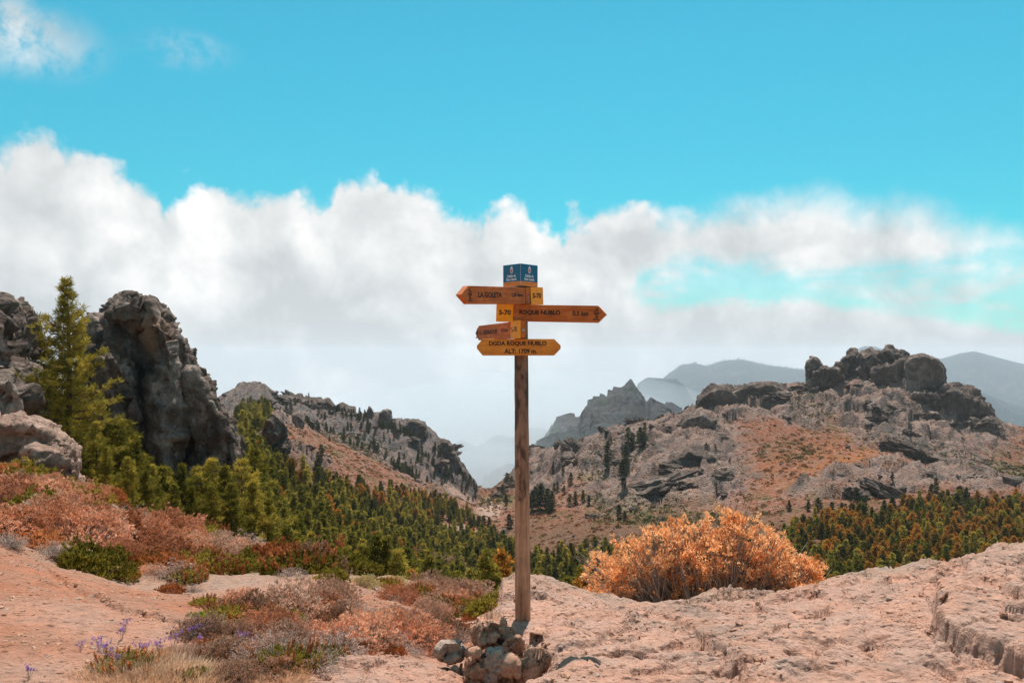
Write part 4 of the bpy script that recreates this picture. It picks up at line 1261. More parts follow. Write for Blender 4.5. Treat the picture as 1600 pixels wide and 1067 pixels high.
L_pink = leaf_mat('dry_pink_leaves', [(.26, .085, .035), (.64, .27, .14), (.86, .49, .31)], 2.6, 0.35, .7)
L_rust = leaf_mat('rusty_leaves', [(.20, .06, .022), (.50, .17, .055), (.74, .34, .14)], 2.2, 0.38, .6)
L_green = leaf_mat('olive_leaves', [(.09, .07, .012), (.26, .20, .03), (.46, .33, .06)], 1.8, 0.4, .5)
L_lime = leaf_mat('lime_leaves', [(.16, .20, .02), (.34, .36, .035), (.5, .47, .08)], 1.8, 0.4, .4)
L_yellow = leaf_mat('yellow_straw_leaves', [(.36, .24, .08), (.55, .40, .16), (.66, .50, .25)], 1.8, 0.3, .4)
L_grey = leaf_mat('dry_grey_leaves', [(.32, .19, .14), (.54, .36, .28), (.66, .48, .39)], 2.2, 0.25, .5)
L_brown = leaf_mat('brown_pink_leaves', [(.22, .11, .06), (.50, .28, .18), (.72, .47, .33)], 2.6, 0.35, .7)
L_spike = leaf_mat('seed_spikes', [(.24, .08, .03), (.50, .17, .06), (.70, .30, .12)], 3.0, 0.15, .4)
L_straw = leaf_mat('straw', [(.46, .25, .13), (.72, .44, .26), (.85, .58, .38)], 4.0, 0.3, .3)
L_orange = leaf_mat('orange_leaves', [(.70, .26, .08), (.93, .47, .20), (.97, .62, .34)], 3.5, 0.45, .2)
L_purple = leaf_mat('purple_petals', [(.26, .12, .34), (.40, .22, .50), (.52, .34, .58)], 9.0, 0.4, .2)

KIND = {}


def variants(key, gkind, lm, sm, n, base):
    KIND[key] = []
    for i in range(n):
        f_, s__ = shrub_geo(gkind, base + i)
        KIND[key].append((np_mesh(key + '_foliage', *f_, smooth=False, mats=[lm]), np_mesh(key + '_stems', *s__, smooth=True, mats=[sm])))


variants('pink', 'broom', L_pink, B_twig, 3, 100)
variants('rust', 'rust', L_rust, B_dark, 3, 110)
variants('green', 'green', L_green, B_dark, 3, 120)
variants('lime', 'green', L_lime, B_dark, 1, 130)
variants('yellow', 'broom', L_yellow, B_twig, 1, 133)
variants('brown', 'broom', L_brown, B_twig, 3, 136)
variants('grey', 'twigs', L_grey, B_twig, 3, 140)
variants('straw', 'straw', L_straw, B_twig, 2, 150)
SPK = []
for i in range(3):
    a_, b_, c3 = spike_geo(160 + i, (46, 60, 34)[i])
    SPK.append((np_mesh('spike_bush_foliage', *a_, smooth=False, mats=[L_green]), np_mesh('spike_bush_spikes', *b_, smooth=False, mats=[L_spike]), np_mesh('spike_bush_stems', *c3, smooth=True, mats=[B_dark])))

DESC = {'pink': ('dry_shrub', 'dry pink broom shrub'), 'rust': ('rusty_shrub', 'dense rust brown shrub'), 'green': ('green_shrub', 'olive green leafy shrub'),
        'lime': ('green_shrub', 'bright lime green bush'), 'yellow': ('yellow_shrub', 'pale yellow dry bush'), 'brown': ('brown_shrub', 'faded brown pink shrub'),
        'grey': ('dead_shrub', 'leafless grey twiggy shrub'), 'straw': ('grass_tuft', 'tuft of dry straw grass'), 'spike': ('spiked_bush', 'brown spiked bush')}
used = {}
SIZEW = lambda w_: 'large' if w_ > 130 else 'medium' if w_ > 80 else 'small'
near_lm = [(30, 700, 'on the boulder at the left edge'), (60, 800, 'above the dirt at left edge'), (150, 850, 'on the slope above the path'), (290, 850, 'in the left shrub band'),
           (400, 870, 'beside the bend of the path'), (500, 880, 'at the brow above the forest'), (620, 895, 'at the brow left of the post'), (750, 930, 'against the slab left of the post'),
           (330, 970, 'right of the bare foreground path'), (470, 960, 'in the foreground thicket'), (600, 990, 'left of the grey stone'), (250, 1050, 'at bottom left beside the path'), (430, 1040, 'at the thicket bottom edge')]


def shrub(kind, px, pb, wpx, hs_=1.0, label=None, smin=0.3):
    p = hit(px, pb, smin)
    r = wpx * .5 / F * math.hypot(p.y, p.x) * .98
    nm, ds = DESC[kind]
    if label is None:
        lm = min(near_lm, key=lambda q: (q[0] - px) ** 2 + 2.5 * (q[1] - pb) ** 2)[2]
        label = '%s %s %s' % (SIZEW(wpx), ds, lm)
    used.setdefault(label, 0); used[label] += 1
    g = {'spike': 'spiked bushes on the near slope', 'straw': 'dry grass tufts'}.get(kind, 'shrubs on the near slope')
    if kind == 'spike':
        ms = rng.choice(SPK); parts = ('foliage', 'seed_spikes', 'stems')
    else:
        ms = rng.choice(KIND[kind]); parts = ('foliage', 'stems')
    return plant(nm, ms, (p.x, p.y, p.z - .02), (r, r, r * hs_), rng.uniform(0, 6), label, 'grass tuft' if kind == 'straw' else 'shrub', g, parts)


SH = [('pink', 30, 672, 90), ('pink', 62, 668, 50), ('lime', 6, 655, 40), ('rust', 98, 700, 40), ('pink', 12, 650, 60), ('rust', 15, 745, 60), ('pink', 50, 745, 70),
      ('pink', 20, 790, 110), ('pink', 70, 780, 90), ('pink', 10, 830, 100), ('grey', 8, 850, 60), ('rust', 62, 762, 60), ('rust', 110, 785, 50), ('pink', 90, 835, 130), ('rust', 50, 850, 70), ('pink', 130, 850, 120),
      ('pink', 165, 845, 130), ('green', 140, 895, 100), ('green', 115, 880, 60), ('grey', 80, 868, 70), ('pink', 215, 850, 120), ('pink', 190, 880, 80), ('spike', 215, 885, 90), ('pink', 255, 840, 110), ('rust', 300, 835, 70),
      ('pink', 255, 875, 100), ('rust', 245, 890, 90), ('spike', 190, 905, 50), ('pink', 235, 898, 40), ('grey', 268, 905, 90), ('yellow', 232, 893, 30), ('spike', 290, 905, 60), ('rust', 265, 925, 40), ('grey', 298, 925, 40),
      ('rust', 165, 785, 50), ('lime', 172, 775, 50), ('rust', 285, 812, 80), ('rust', 335, 825, 60), ('grey', 318, 828, 60), ('brown', 338, 875, 90), ('pink', 310, 868, 70), ('brown', 350, 860, 60), ('spike', 352, 895, 70), ('green', 385, 893, 60),
      ('rust', 390, 850, 90), ('rust', 430, 842, 80), ('rust', 440, 870, 110), ('spike', 470, 893, 120), ('rust', 500, 872, 110), ('rust', 420, 880, 90), ('grey', 380, 868, 80), ('pink', 412, 893, 34), ('lime', 434, 897, 34), ('green', 545, 897, 90),
      ('green', 520, 905, 50), ('spike', 450, 893, 70), ('grey', 455, 900, 50), ('grey', 605, 880, 60), ('rust', 618, 884, 80), ('yellow', 568, 915, 46), ('spike', 598, 915, 50), ('yellow', 618, 912, 40), ('brown', 640, 905, 60), ('spike', 640, 940, 90), ('spike', 690, 950, 80),
      ('spike', 665, 935, 70), ('brown', 690, 920, 120), ('brown', 720, 940, 110), ('rust', 768, 915, 60), ('green', 755, 945, 70), ('rust', 765, 935, 50), ('green', 735, 955, 60), ('grey', 725, 960, 60), ('spike', 700, 965, 40), ('rust', 750, 965, 50), ('brown', 660, 900, 90),
      ('pink', 690, 892, 60), ('grey', 540, 870, 50), ('rust', 575, 880, 60),
      ('spike', 318, 945, 50), ('spike', 322, 990, 80), ('spike', 350, 1000, 60), ('lime', 308, 965, 30), ('spike', 400, 975, 90), ('spike', 384, 965, 50), ('brown', 455, 960, 130), ('brown', 500, 960, 110), ('green', 450, 975, 70), ('pink', 420, 990, 90), ('rust', 462, 985, 60),
      ('grey', 545, 965, 90), ('rust', 520, 972, 60), ('pink', 560, 1005, 130), ('pink', 610, 1000, 120), ('grey', 580, 1010, 120), ('pink', 650, 1008, 110), ('grey', 680, 1010, 90), ('pink', 690, 1000, 60), ('grey', 520, 1020, 130), ('pink', 500, 1000, 90),
      ('grey', 430, 1035, 150), ('grey', 480, 1040, 120), ('grey', 390, 1045, 120), ('grey', 630, 1018, 70), ('rust', 615, 1020, 40), ('spike', 710, 998, 36), ('rust', 722, 985, 40), ('lime', 738, 990, 22),
      ('straw', 190, 1062, 130), ('straw', 240, 1068, 150), ('straw', 290, 1066, 120), ('straw', 215, 1040, 90), ('green', 305, 1066, 60), ('straw', 350, 1060, 110), ('straw', 370, 1040, 90), ('grey', 170, 1020, 50), ('straw', 262, 1030, 80), ('straw', 420, 1066, 110),
      ('grey', 290, 1020, 60), ('grey', 350, 1020, 90), ('brown', 380, 1000, 80), ('straw', 155, 1040, 50)]
for s__ in SH:
    kd, px, pb, wp = s__[:4]
    shrub(kd, px, pb, wp, rng.uniform(.8, 1.05) * (0.8 if kd in ('grey', 'straw') else 1))

def inpoly(px, py, poly):
    ins = False
    for (xa, ya), (xb, yb) in zip(poly, poly[1:] + poly[:1]):
        if (ya > py) != (yb > py) and px < (xb - xa) * (py - ya) / (yb - ya) + xa:
            ins = not ins
    return ins


def fill(poly, n, kinds, wlo, whi, seed):
    r_ = random.Random(seed); xs = [p[0] for p in poly]; ys = [p[1] for p in poly]; k_ = 0
    while k_ < n:
        px, py = r_.uniform(min(xs), max(xs)), r_.uniform(min(ys), max(ys))
        if inpoly(px, py, poly):
            shrub(r_.choice(kinds), px, py, r_.uniform(wlo, whi), r_.uniform(.75, 1.05)); k_ += 1


fill([(330, 955), (420, 935), (520, 940), (600, 965), (700, 985), (722, 1000), (690, 1012), (540, 1020), (470, 1055), (330, 1060), (300, 1010)], 46, ['pink', 'pink', 'brown', 'grey', 'grey', 'brown', 'rust', 'spike'], 60, 110, 5)
fill([(600, 900), (700, 912), (775, 930), (772, 965), (700, 972), (640, 950), (590, 925)], 22, ['brown', 'brown', 'green', 'spike', 'rust', 'pink'], 45, 80, 6)
fill([(0, 770), (120, 800), (300, 845), (420, 860), (560, 885), (540, 898), (380, 890), (300, 890), (150, 880), (0, 840)], 46, ['pink', 'pink', 'rust', 'rust', 'brown', 'spike', 'spike', 'green', 'green', 'grey'], 50, 100, 7)
fill([(0, 730), (110, 775), (200, 815), (330, 850), (330, 862), (200, 850), (0, 790)], 26, ['pink', 'rust', 'rust', 'green', 'brown'], 45, 80, 8)
fill([(150, 1040), (330, 1035), (420, 1040), (410, 1067), (150, 1067)], 14, ['straw', 'grey', 'brown', 'grey', 'spike'], 60, 100, 9)

# purple sage stalks
def flower_geo(seed):
    rg = np.random.RandomState(seed)
    st_, fl = [], []
    for q in range(9):
        a = rg.uniform(0, 6.28); b = rg.uniform(.01, .06)
        tip = np.array([math.cos(a) * b * 1.6, math.sin(a) * b * 1.6, rg.uniform(.10, .20)])
        st_.append(tube([(0, 0, -.02), tip * .55 + rg.normal(size=3) * .01, tip], [.002, .0015, .001], 3))
        cc_ = np.array([tip * (1 - t) for t in rg.rand(10) * .25])
        fl.append(cards(cc_, frame_rand(rg, 10) + np.array([0, 0, .2]), 2, .016, .010, .7, rg, .004))
    return np_mesh('flower_petals', *join(fl), smooth=False, mats=[L_purple]), np_mesh('flower_stalks', *join(st_), smooth=True, mats=[B_twig])
FL = [flower_geo(1), flower_geo(2)]
for (px, pb, sc_) in [(a_, b_, c3 * .6) for a_, b_, c3 in [(165, 1030, 1.0), (155, 1018, .9), (222, 1030, 1.0), (180, 1045, .8), (248, 1022, .9), (300, 1000, .9), (315, 995, .8), (312, 1010, .7), (345, 1000, .7), (195, 985, .7), (190, 1000, .8), (125, 1018, .6), (380, 1010, .9), (45, 1062, .7), (270, 1010, .8), (400, 1015, .8)]]:
    p = hit(px, pb, .3)
    lab = 'sprig of purple flowers ' + ('by the bare path at the bottom left' if px < 210 else 'among the dry grass at the bottom left' if px < 290 else 'before the spiked bushes by the path')
    plant('wild_flower', rng.choice(FL), p, sc_, rng.uniform(0, 6), lab, 'wildflower', 'purple wildflowers in the dry grass', ('petals', 'stalks'))

# the big orange bush behind the slab
rgb = np.random.RandomState(77)
lobes = [(-1.50, .05, .34), (-1.34, .40, .36), (-1.05, .15, .40), (-1.02, .72, .36), (-.68, .35, .42), (-.66, .90, .33), (-.32, .68, .38), (-.22, .20, .40), (-.25, .98, .28), (.10, .80, .34), (.15, .40, .42), (.34, 1.12, .34), (.62, 1.06, .30), (.52, .70, .40),
         (.90, .82, .32), (.85, .40, .42), (1.16, .62, .34), (1.22, .25, .38), (1.50, .36, .30), (1.62, .08, .28), (.45, .12, .36), (1.42, .58, .20), (-1.22, .52, .20)]
cc_ = []; dn_ = []
for lx, lz, lr in lobes:
    n = int(2500 * lr)
    v = frame_rand(rgb, n)
    lump = 1 + .9 * fbm(v + lx * 3, .45, 3, 5)
    pp = v * (lr * lump * (.70 + .30 * rgb.rand(n) ** .5))[:, None] + np.array([lx, rgb.uniform(-.35, .35), lz])
    cc_.append(pp); dn_.append(v * .8 + np.array([0, 0, .6]))
cc_ = np.concatenate(cc_); dn_ = np.concatenate(dn_)
ok = (cc_[:, 2] > -.15) & (fbm(cc_, .18, 2, 9) > .02) & (rgb.rand(len(cc_)) < .12 + 1.1 * sstep(cc_[:, 2] + .25 * fbm(cc_, .5, 2, 4), -.05, .42))
cc_ = cc_[ok]; dn_ = dn_[ok]
fol = cards(cc_, dn_, 6, .050, .024, .75, rgb, .014)
stp = []
for q in range(620):
    tp = cc_[rgb.randint(len(cc_))]
    b = np.array([tp[0] * .35 + rgb.normal() * .08, tp[1] * .3, -.35])
    mid = b * .45 + tp * .55 + rgb.normal(size=3) * .10; mid[2] = mid[2] * .8 - .05
    stp.append(tube([b, mid, tp], [.020, .011, .004], 4))
    for e_ in range(2):
        tq = tp + rgb.normal(size=3) * .16
        stp.append(tube([mid, tq], [.007, .003], 3))
for (xa, za, xb, zb) in [(.3, -.2, 1.55, .22), (.5, -.25, 1.7, .05), (.2, -.2, 1.2, .35), (-.3, -.25, -1.4, .1), (.7, -.2, 1.35, -.02)]:
    stp.append(tube([(xa, -.35, za), ((xa + xb) / 2, -.5, (za + zb) / 2 + .07), (xb, -.45, zb)], [.022, .015, .006], 5))
Yb = 9.3
org = at(1100, 950, Yb)
plant('orange_bush', (np_mesh('orange_bush_foliage', *fol, smooth=False, mats=[L_orange]), np_mesh('orange_bush_branches', *join(stp), smooth=True, mats=[B_twig])), org, .80, 0,
      'large dome of orange leaves on tangled grey branches behind the pale slab', 'bush', None, ('foliage', 'branches'))
for (kd, px, pb, wp) in [('green', 1160, 955, 60), ('rust', 1190, 952, 50), ('green', 1225, 948, 50), ('green', 1030, 962, 60), ('grey', 1180, 960, 60), ('grey', 975, 958, 50)]:
    xx = (px - 800) / F * 8.2; 
    r_ = wp * .5 / F * 8.2
    nm, ds = DESC[kd]; ms = rng.choice(KIND[kd])
    plant(nm, ms, (xx, 8.2, (HZ - pb - 8) / F * 8.2), r_, rng.uniform(0, 6), 'low %s right under the big orange bush' % ds if px > 1100 else 'low %s left under the big orange bush' % ds, 'shrub', 'small plants under the orange bush', ('foliage', 'stems'))

# scrub on the far slopes and gravel underfoot
def clump_geo(seed, n=16):
    rg = np.random.RandomState(seed)
    p, v = dome_pts(n, rg, .6, .5, .2, seed)
    return cards(p, v + np.array([0, 0, .5]), 4, .55, .42, .8, rg, .05)
def stone_mesh(seed, mat):
    bm = bmesh.new(); bmesh.ops.create_icosphere(bm, subdivisions=1, radius=1)
    rg = random.Random(seed)
    for v in bm.verts:
        v.co *= rg.uniform(.7, 1.15); v.co.z *= .6
    me = bpy.data.meshes.new('stone_shape'); bm.to_mesh(me); bm.free(); me.materials.append(mat); return me
S_rust = leaf_mat('scrub_rust', [(.12, .045, .02), (.28, .10, .035), (.40, .17, .05)], .12, .2, .9)
S_green = leaf_mat('scrub_green', [(.045, .05, .014), (.10, .10, .025), (.19, .17, .04)], .12, .2, .9)
cl_r = [np_mesh('scrub_shape', *clump_geo(i), smooth=False, mats=[S_rust]) for i in range(3)]
cl_g = [np_mesh('scrub_shape', *clump_geo(i + 5), smooth=False, mats=[S_green]) for i in range(3)]
rock_full = np.zeros(S.shape, np.float32); rock_full[r1:r2] = rockm
mid = ((cs_ > 6.6) & (cs_ < 9.97)).astype(float) * infr * (1 - .93 * rock_full[:-1, :-1])
mid *= sstep(fbm(np.stack([X, Y, Zg * 0], -1)[:-1, :-1].reshape(-1, 3), 11, 3, 333, .6).reshape(cs_.shape), -.25, .3)
Ps, _, _ = scatter(mid * .10); n = len(Ps); print('scrub', n)
s1 = nr_.uniform(.35, 1.15, n)
gn_scatter('scrub', Ps, np.stack([s1, s1, s1 * .8], -1), np.stack([s1 * 0, s1 * 0, nr_.uniform(0, 6, n)], -1), nr_.randint(0, 3, n), cl_r, kind='stuff', label='low rust coloured scrub dotted over the hill slopes', category='scrub')
gpatch = np.zeros_like(cs_)
for ex in [(1270, 640, 36, 32), (960, 715, 60, 26, -25), (995, 790, 70, 22, 0), (1060, 812, 110, 12), (1440, 700, 90, 10, 15), (1560, 730, 70, 12, 8), (1230, 705, 46, 16), (560, 690, 80, 14, 25), (775, 783, 26, 10)]:
    gpatch = np.maximum(gpatch, ell(cpx, cpy, *ex))
Ps, _, _ = scatter((mid * .02 + gpatch * .12) * ((cs_ > 6.2) & (cs_ < 9.97))); n = len(Ps); print('green scrub', n)
s1 = nr_.uniform(.4, 1.4, n)
gn_scatter('scrub', Ps, np.stack([s1, s1, s1 * .8], -1), np.stack([s1 * 0, s1 * 0, nr_.uniform(0, 6, n)], -1), nr_.randint(0, 3, n), cl_g, kind='stuff', label='low olive green scrub in patches on the hill slopes', category='scrub')
blk = ((cs_ > 6.6) & (cs_ < 9.9)) * infr * 1.0
Ps, _, _ = scatter(blk * .006); n = len(Ps)
s1 = .25 + nr_.gamma(1.3, .42, n)
gn_scatter('scree', Ps, np.stack([s1, s1, s1], -1), nr_.uniform(0, 6, (n, 3)), nr_.randint(0, 3, n), [stone_mesh(i + 9, R_mount) for i in range(3)], kind='stuff', label='scattered blocks and scree on the hill slopes', category='scree')

# craggy blocks breaking the rocky slopes
def crag_chunk(seed):
    bm = bmesh.new(); bmesh.ops.create_icosphere(bm, subdivisions=4, radius=1)
    me = bpy.data.meshes.new('crag_shape'); bm.to_mesh(me); bm.free()
    n = len(me.vertices); co = np.zeros(n * 3, np.float32); me.vertices.foreach_get('co', co); co = co.reshape(-1, 3)
    o, e = facets(co + seed * 7, .8, seed, 1.0); o2, e2 = facets(co + seed * 3, .35, seed + 1, 1.0)
    r = 1 + .55 * o + .35 * o2 + .25 * fbm(co + seed, .7, 4, seed) - .10 * np.exp(-(e / .05) ** 2)
    co *= r[:, None]; co[:, 2] *= .62
    me.vertices.foreach_set('co', co.ravel()); me.materials.append(R_mount); me.update()
    return me
lowp = ell(cpx, cpy, 1225, 690, 90, 60) 
cz = rock_full[:-1, :-1] * infr * ((cs_ > 7.0) & (cs_ < 10.02)) * sstep(fbm(np.stack([X, Y, Zg], -1)[:-1, :-1].reshape(-1, 3), 30, 3, 77, .6).reshape(cs_.shape), -.1, .35)
Ps, _, _ = scatter(cz * .011); n = len(Ps); print('crags', n)
s1 = 1.0 + nr_.gamma(1.5, 1.5, n); s1 = np.minimum(s1, 9)
gn_scatter('outcrops', Ps - np.stack([s1 * 0, s1 * 0, s1 * .18], -1), np.stack([s1 * nr_.uniform(.9, 1.9, n), s1, s1 * nr_.uniform(.5, 1.1, n)], -1), np.stack([nr_.normal(size=n) * .25, nr_.normal(size=n) * .25, nr_.normal(size=n) * .9], -1),
           nr_.randint(0, 5, n), [crag_chunk(i + 1) for i in range(5)], kind='stuff', label='broken dark crags and ledges standing out of the rocky slopes', category='outcrops')

gz = ((cs_ > .6) & (cs_ < 3.0)).astype(float) * infr
gn = fbm(np.stack([X, Y, Zg * 0], -1)[:-1, :-1].reshape(-1, 3)[:r1 * (NC - 1)], .5, 3, 55, .6)
gg = np.zeros_like(cs_); gg[:r1] = sstep(gn.reshape(-1, NC - 1), -.15, .45)[:r1]
Ps, _, _ = scatter(gz * (60 + 700 * gg)); n = len(Ps); print('gravel', n)
s1 = .003 + nr_.gamma(1.1, .0042, n); s1 = np.minimum(s1, .03)
gn_scatter('gravel', Ps, np.stack([s1, s1, s1], -1), np.stack([nr_.normal(size=n) * .3, nr_.normal(size=n) * .3, nr_.uniform(0, 6, n)], -1), nr_.randint(0, 5, n),
           [stone_mesh(i, R_grey if i == 2 else R_stone) for i in range(5)], kind='stuff', label='loose gravel and chips over the dirt slope and the rock slab', category='gravel')


# ------------------------------------------------------------------ the signpost
def wood_mat(name, c0, c1, c2, gscale, axis, dark=0.0):
    m, n, b = new_mat(name, 0.62, 0.3)
    tcn = n.new('ShaderNodeTexCoord').outputs['Object']
    mp = n.new('ShaderNodeMapping'); n.l.new(tcn, mp.inputs[0])
    mp.inputs['Scale'].default_value = (.07, 1, 1) if axis == 'x' else (1, 1, .06)
    g = n.noise(mp.outputs[0], gscale, 8, .65, .6)
    bl = n.noise(tcn, gscale * .16, 5, .6, .3)
    col = n.ramp(n.m('ADD', n.m('MULTIPLY', g, .6), n.m('MULTIPLY', bl, .4)), [(.33, c0), (.5, c1), (.68, c2)])
    n.l.new(col, b.inputs['Base Color'])
    n.l.new(n.bump(g, .5, .003), b.inputs['Normal'])
    return m, n, b, tcn, g


def flat_mat(name, col, rough=.5, vary=.12):
    m, n, b = new_mat(name, rough, .3)
    p = n.new('ShaderNodeTexCoord').outputs['Object']
    a = n.noise(p, 30, 5, .6)
    n.l.new(n.mix(1.0, col, n.ss(a, .3, .7, 1 - vary, 1 + vary), 'MULTIPLY'), b.inputs['Base Color'])
    return m


W_board = wood_mat('stained_board_wood', (.28, .055, .010), (.50, .125, .022), (.68, .21, .045), 70, 'x')[0]
W_ochre = wood_mat('ochre_board_wood', (.40, .11, .012), (.72, .24, .028), (.85, .36, .06), 60, 'x')[0]
# the post: weathered, blotched dark towards the top
W_post, n_, b_, tc_, g_ = wood_mat('weathered_post_wood', (.15, .060, .028), (.42, .20, .11), (.66, .36, .21), 46, 'z')
base_col = b_.inputs['Base Color'].links[0].from_socket
sp_ = n_.new('ShaderNodeSeparateXYZ'); n_.l.new(tc_, sp_.inputs[0])
mpz = n_.new('ShaderNodeMapping'); n_.l.new(tc_, mpz.inputs[0]); mpz.inputs['Scale'].default_value = (1, 1, .45)
bl_ = n_.noise(mpz.outputs[0], 13, 6, .6, .3)
topf = n_.ss(sp_.outputs[2], .55, 1.75)
blot = n_.ss(n_.m('ADD', bl_, n_.m('MULTIPLY', topf, .16)), .55, .70)
c_up = n_.mix(n_.m('MULTIPLY', topf, .75), base_col, n_.mix(g_, (.07, .035, .022), (.26, .15, .10)))
c_up = n_.mix(n_.m('MULTIPLY', blot, .85), c_up, (.045, .025, .018))
kn = n_.voro(mpz.outputs[0], 9.0, 'F1')
c_up = n_.mix(n_.ss(kn, .10, .05), c_up, (.03, .018, .012))
n_.l.new(c_up, b_.inputs['Base Color'])
M_plate = flat_mat('yellow_plate_paint', (.96, .34, .006), .45, .10)
M_letter = flat_mat('black_lettering', (.022, .018, .016), .6, .2)
M_blue = flat_mat('blue_panel_paint', (.012, .135, .235), .35, .10)
M_oband = flat_mat('orange_band_paint', (.85, .26, .04), .45, .10)
M_white = flat_mat('white_print', (.82, .84, .84), .5, .04)
M_red = flat_mat('red_print', (.62, .20, .16), .5, .1)
M_trim = flat_mat('pale_trim', (.45, .55, .58), .4, .05)
M_bolt = flat_mat('worn_bolt', (.42, .28, .20), .6, .3)
M_stub = flat_mat('dark_stub', (.03, .02, .016), .8, .3)

PY_, PXX = 5.2, 0.071
post_base = hit(817, 963)
PB = Vector((PXX, PY_, height(PXX, PY_)))
sp = bpy.data.objects.new('signpost', None); C.objects.link(sp); sp.location = PB
sp['label'] = 'wooden trail signpost with four boards and a blue box on top, on the slab'; sp['category'] = 'signpost'
top_z = (HZ - 447) / F * PY_ - PB.z
rg = np.random.RandomState(2)
NS, NH = 28, 60
V = []
for i in range(NH + 1):
    z = -0.12 + (top_z + .12) * i / NH
    t = max(z, 0) / top_z
    cx = -.013 * t; r = .0505 - .0075 * t
    for s in range(NS):
        a = 2 * PI * s / NS
        V.append((cx + r * math.cos(a), r * math.sin(a), z))
V = np.array(V)
V[:, :2] += (V[:, :2] / .05) * (fbm(V * np.array([1, 1, .12]), .03, 3, 3)[:, None] * .0035)
idx = np.arange((NH + 1) * NS).reshape(NH + 1, NS); nx = np.roll(idx, -1, 1)
Q = np.stack([idx[:-1], nx[:-1], nx[1:], idx[1:]], -1).reshape(-1, 4)
V = np.vstack([V, [(-.013, 0, top_z)]])
capf = np.array([(idx[-1, s], idx[-1, (s + 1) % NS], len(V) - 1, len(V) - 1) for s in range(NS)])
bm = bmesh.new()
bvs = [bm.verts.new(v) for v in V]
for q in Q:
    bm.faces.new([bvs[i] for i in q])
for q in capf:
    bm.faces.new([bvs[i] for i in q[:3]])
me = bpy.data.meshes.new('post'); bm.to_mesh(me); bm.free(); me.materials.append(W_post)
me.polygons.foreach_set('use_smooth', np.ones(len(me.polygons), bool))
link('post', me, sp)


def prism(name, poly, y0, y1, mat, parent, bevel=.002):
    """poly in (x, z), extruded from y0 (front) to y1 (back)"""
    bm = bmesh.new()
    a = [bm.verts.new((x, y0, z)) for x, z in poly]; b = [bm.verts.new((x, y1, z)) for x, z in poly]
    bm.faces.new(a); bm.faces.new(b[::-1])
    for i in range(len(poly)):
        j = (i + 1) % len(poly)
        bm.faces.new((a[i], b[i], b[j], a[j]))
    bmesh.ops.recalc_face_normals(bm, faces=bm.faces)
    if bevel:
        bmesh.ops.bevel(bm, geom=list(bm.edges), offset=bevel, segments=2, affect='EDGES', profile=.5)
    me = bpy.data.meshes.new(name); bm.to_mesh(me); bm.free(); me.materials.append(mat)
    return link(name, me, parent)


def text_mesh(txt, x0, x1, z0, z1, y, mat, parent, name='lettering', bold=0.0):
    cu = bpy.data.curves.new('t', 'FONT'); cu.body = txt; cu.size = 1; cu.offset = bold; cu.resolution_u = 4
    ob = bpy.data.objects.new('t', cu); C.objects.link(ob)
    dg = bpy.context.evaluated_depsgraph_get()
    me = bpy.data.meshes.new_from_object(ob.evaluated_get(dg))
    bpy.data.objects.remove(ob); bpy.data.curves.remove(cu)
    n = len(me.vertices); co = np.zeros(n * 3, np.float32); me.vertices.foreach_get('co', co); co = co.reshape(-1, 3)
    mn, mxx = co.min(0), co.max(0)
    x_ = x0 + (co[:, 0] - mn[0]) / (mxx[0] - mn[0]) * (x1 - x0)
    z_ = z0 + (co[:, 1] - mn[1]) / (mxx[1] - mn[1]) * (z1 - z0)
    me.vertices.foreach_set('co', np.stack([x_, np.full(n, y), z_], -1).astype(np.float32).ravel())
    me.materials.clear(); me.materials.append(mat); me.name = name
    if len(me.polygons):
        me.polygons.foreach_set('material_index', np.zeros(len(me.polygons), np.int32))
    me.update()
    return link(name, me, parent)


def strokes(name, lines, wd, y, mat, parent):
    """flat ribbons along polylines in (x, z)"""
    V = []; Fc = []
    for ln in lines:
        for (xa, za), (xb, zb) in zip(ln[:-1], ln[1:]):
            L = math.hypot(xb - xa, zb - za) + 1e-9; nx_, nz_ = -(zb - za) / L * wd / 2, (xb - xa) / L * wd / 2
            ex_, ez_ = (xb - xa) / L * wd * .3, (zb - za) / L * wd * .3
            o = len(V)
            V += [(xa - ex_ + nx_, y, za - ez_ + nz_), (xa - ex_ - nx_, y, za - ez_ - nz_), (xb + ex_ - nx_, y, zb + ez_ - nz_), (xb + ex_ + nx_, y, zb + ez_ + nz_)]
            y -= 2e-6
            Fc.append((o, o + 1, o + 2, o + 3))
    return link(name, np_mesh(name, V, Fc, False, [mat]), parent)


HIKER = [[(.46, .90), (.52, 1.0), (.62, .98), (.64, .88), (.56, .82), (.46, .90)], [(.46, .84), (.30, .80), (.18, .62), (.22, .50), (.34, .52), (.40, .70)],
         [(.52, .82), (.66, .70), (.72, .56), (.98, .62)], [(.72, .56), (.60, .60), (.58, .66)], [(.36, .54), (.44, .40), (.32, .22), (.10, .04), (.26, .02), (.34, .10)],
         [(.62, .56), (.66, .38), (.56, .24), (.66, .04), (.84, .02)], [(.46, .42), (.52, .28), (.52, .06), (.40, .02)], [(.40, .70), (.42, .52), (.60, .50), (.64, .66)]]


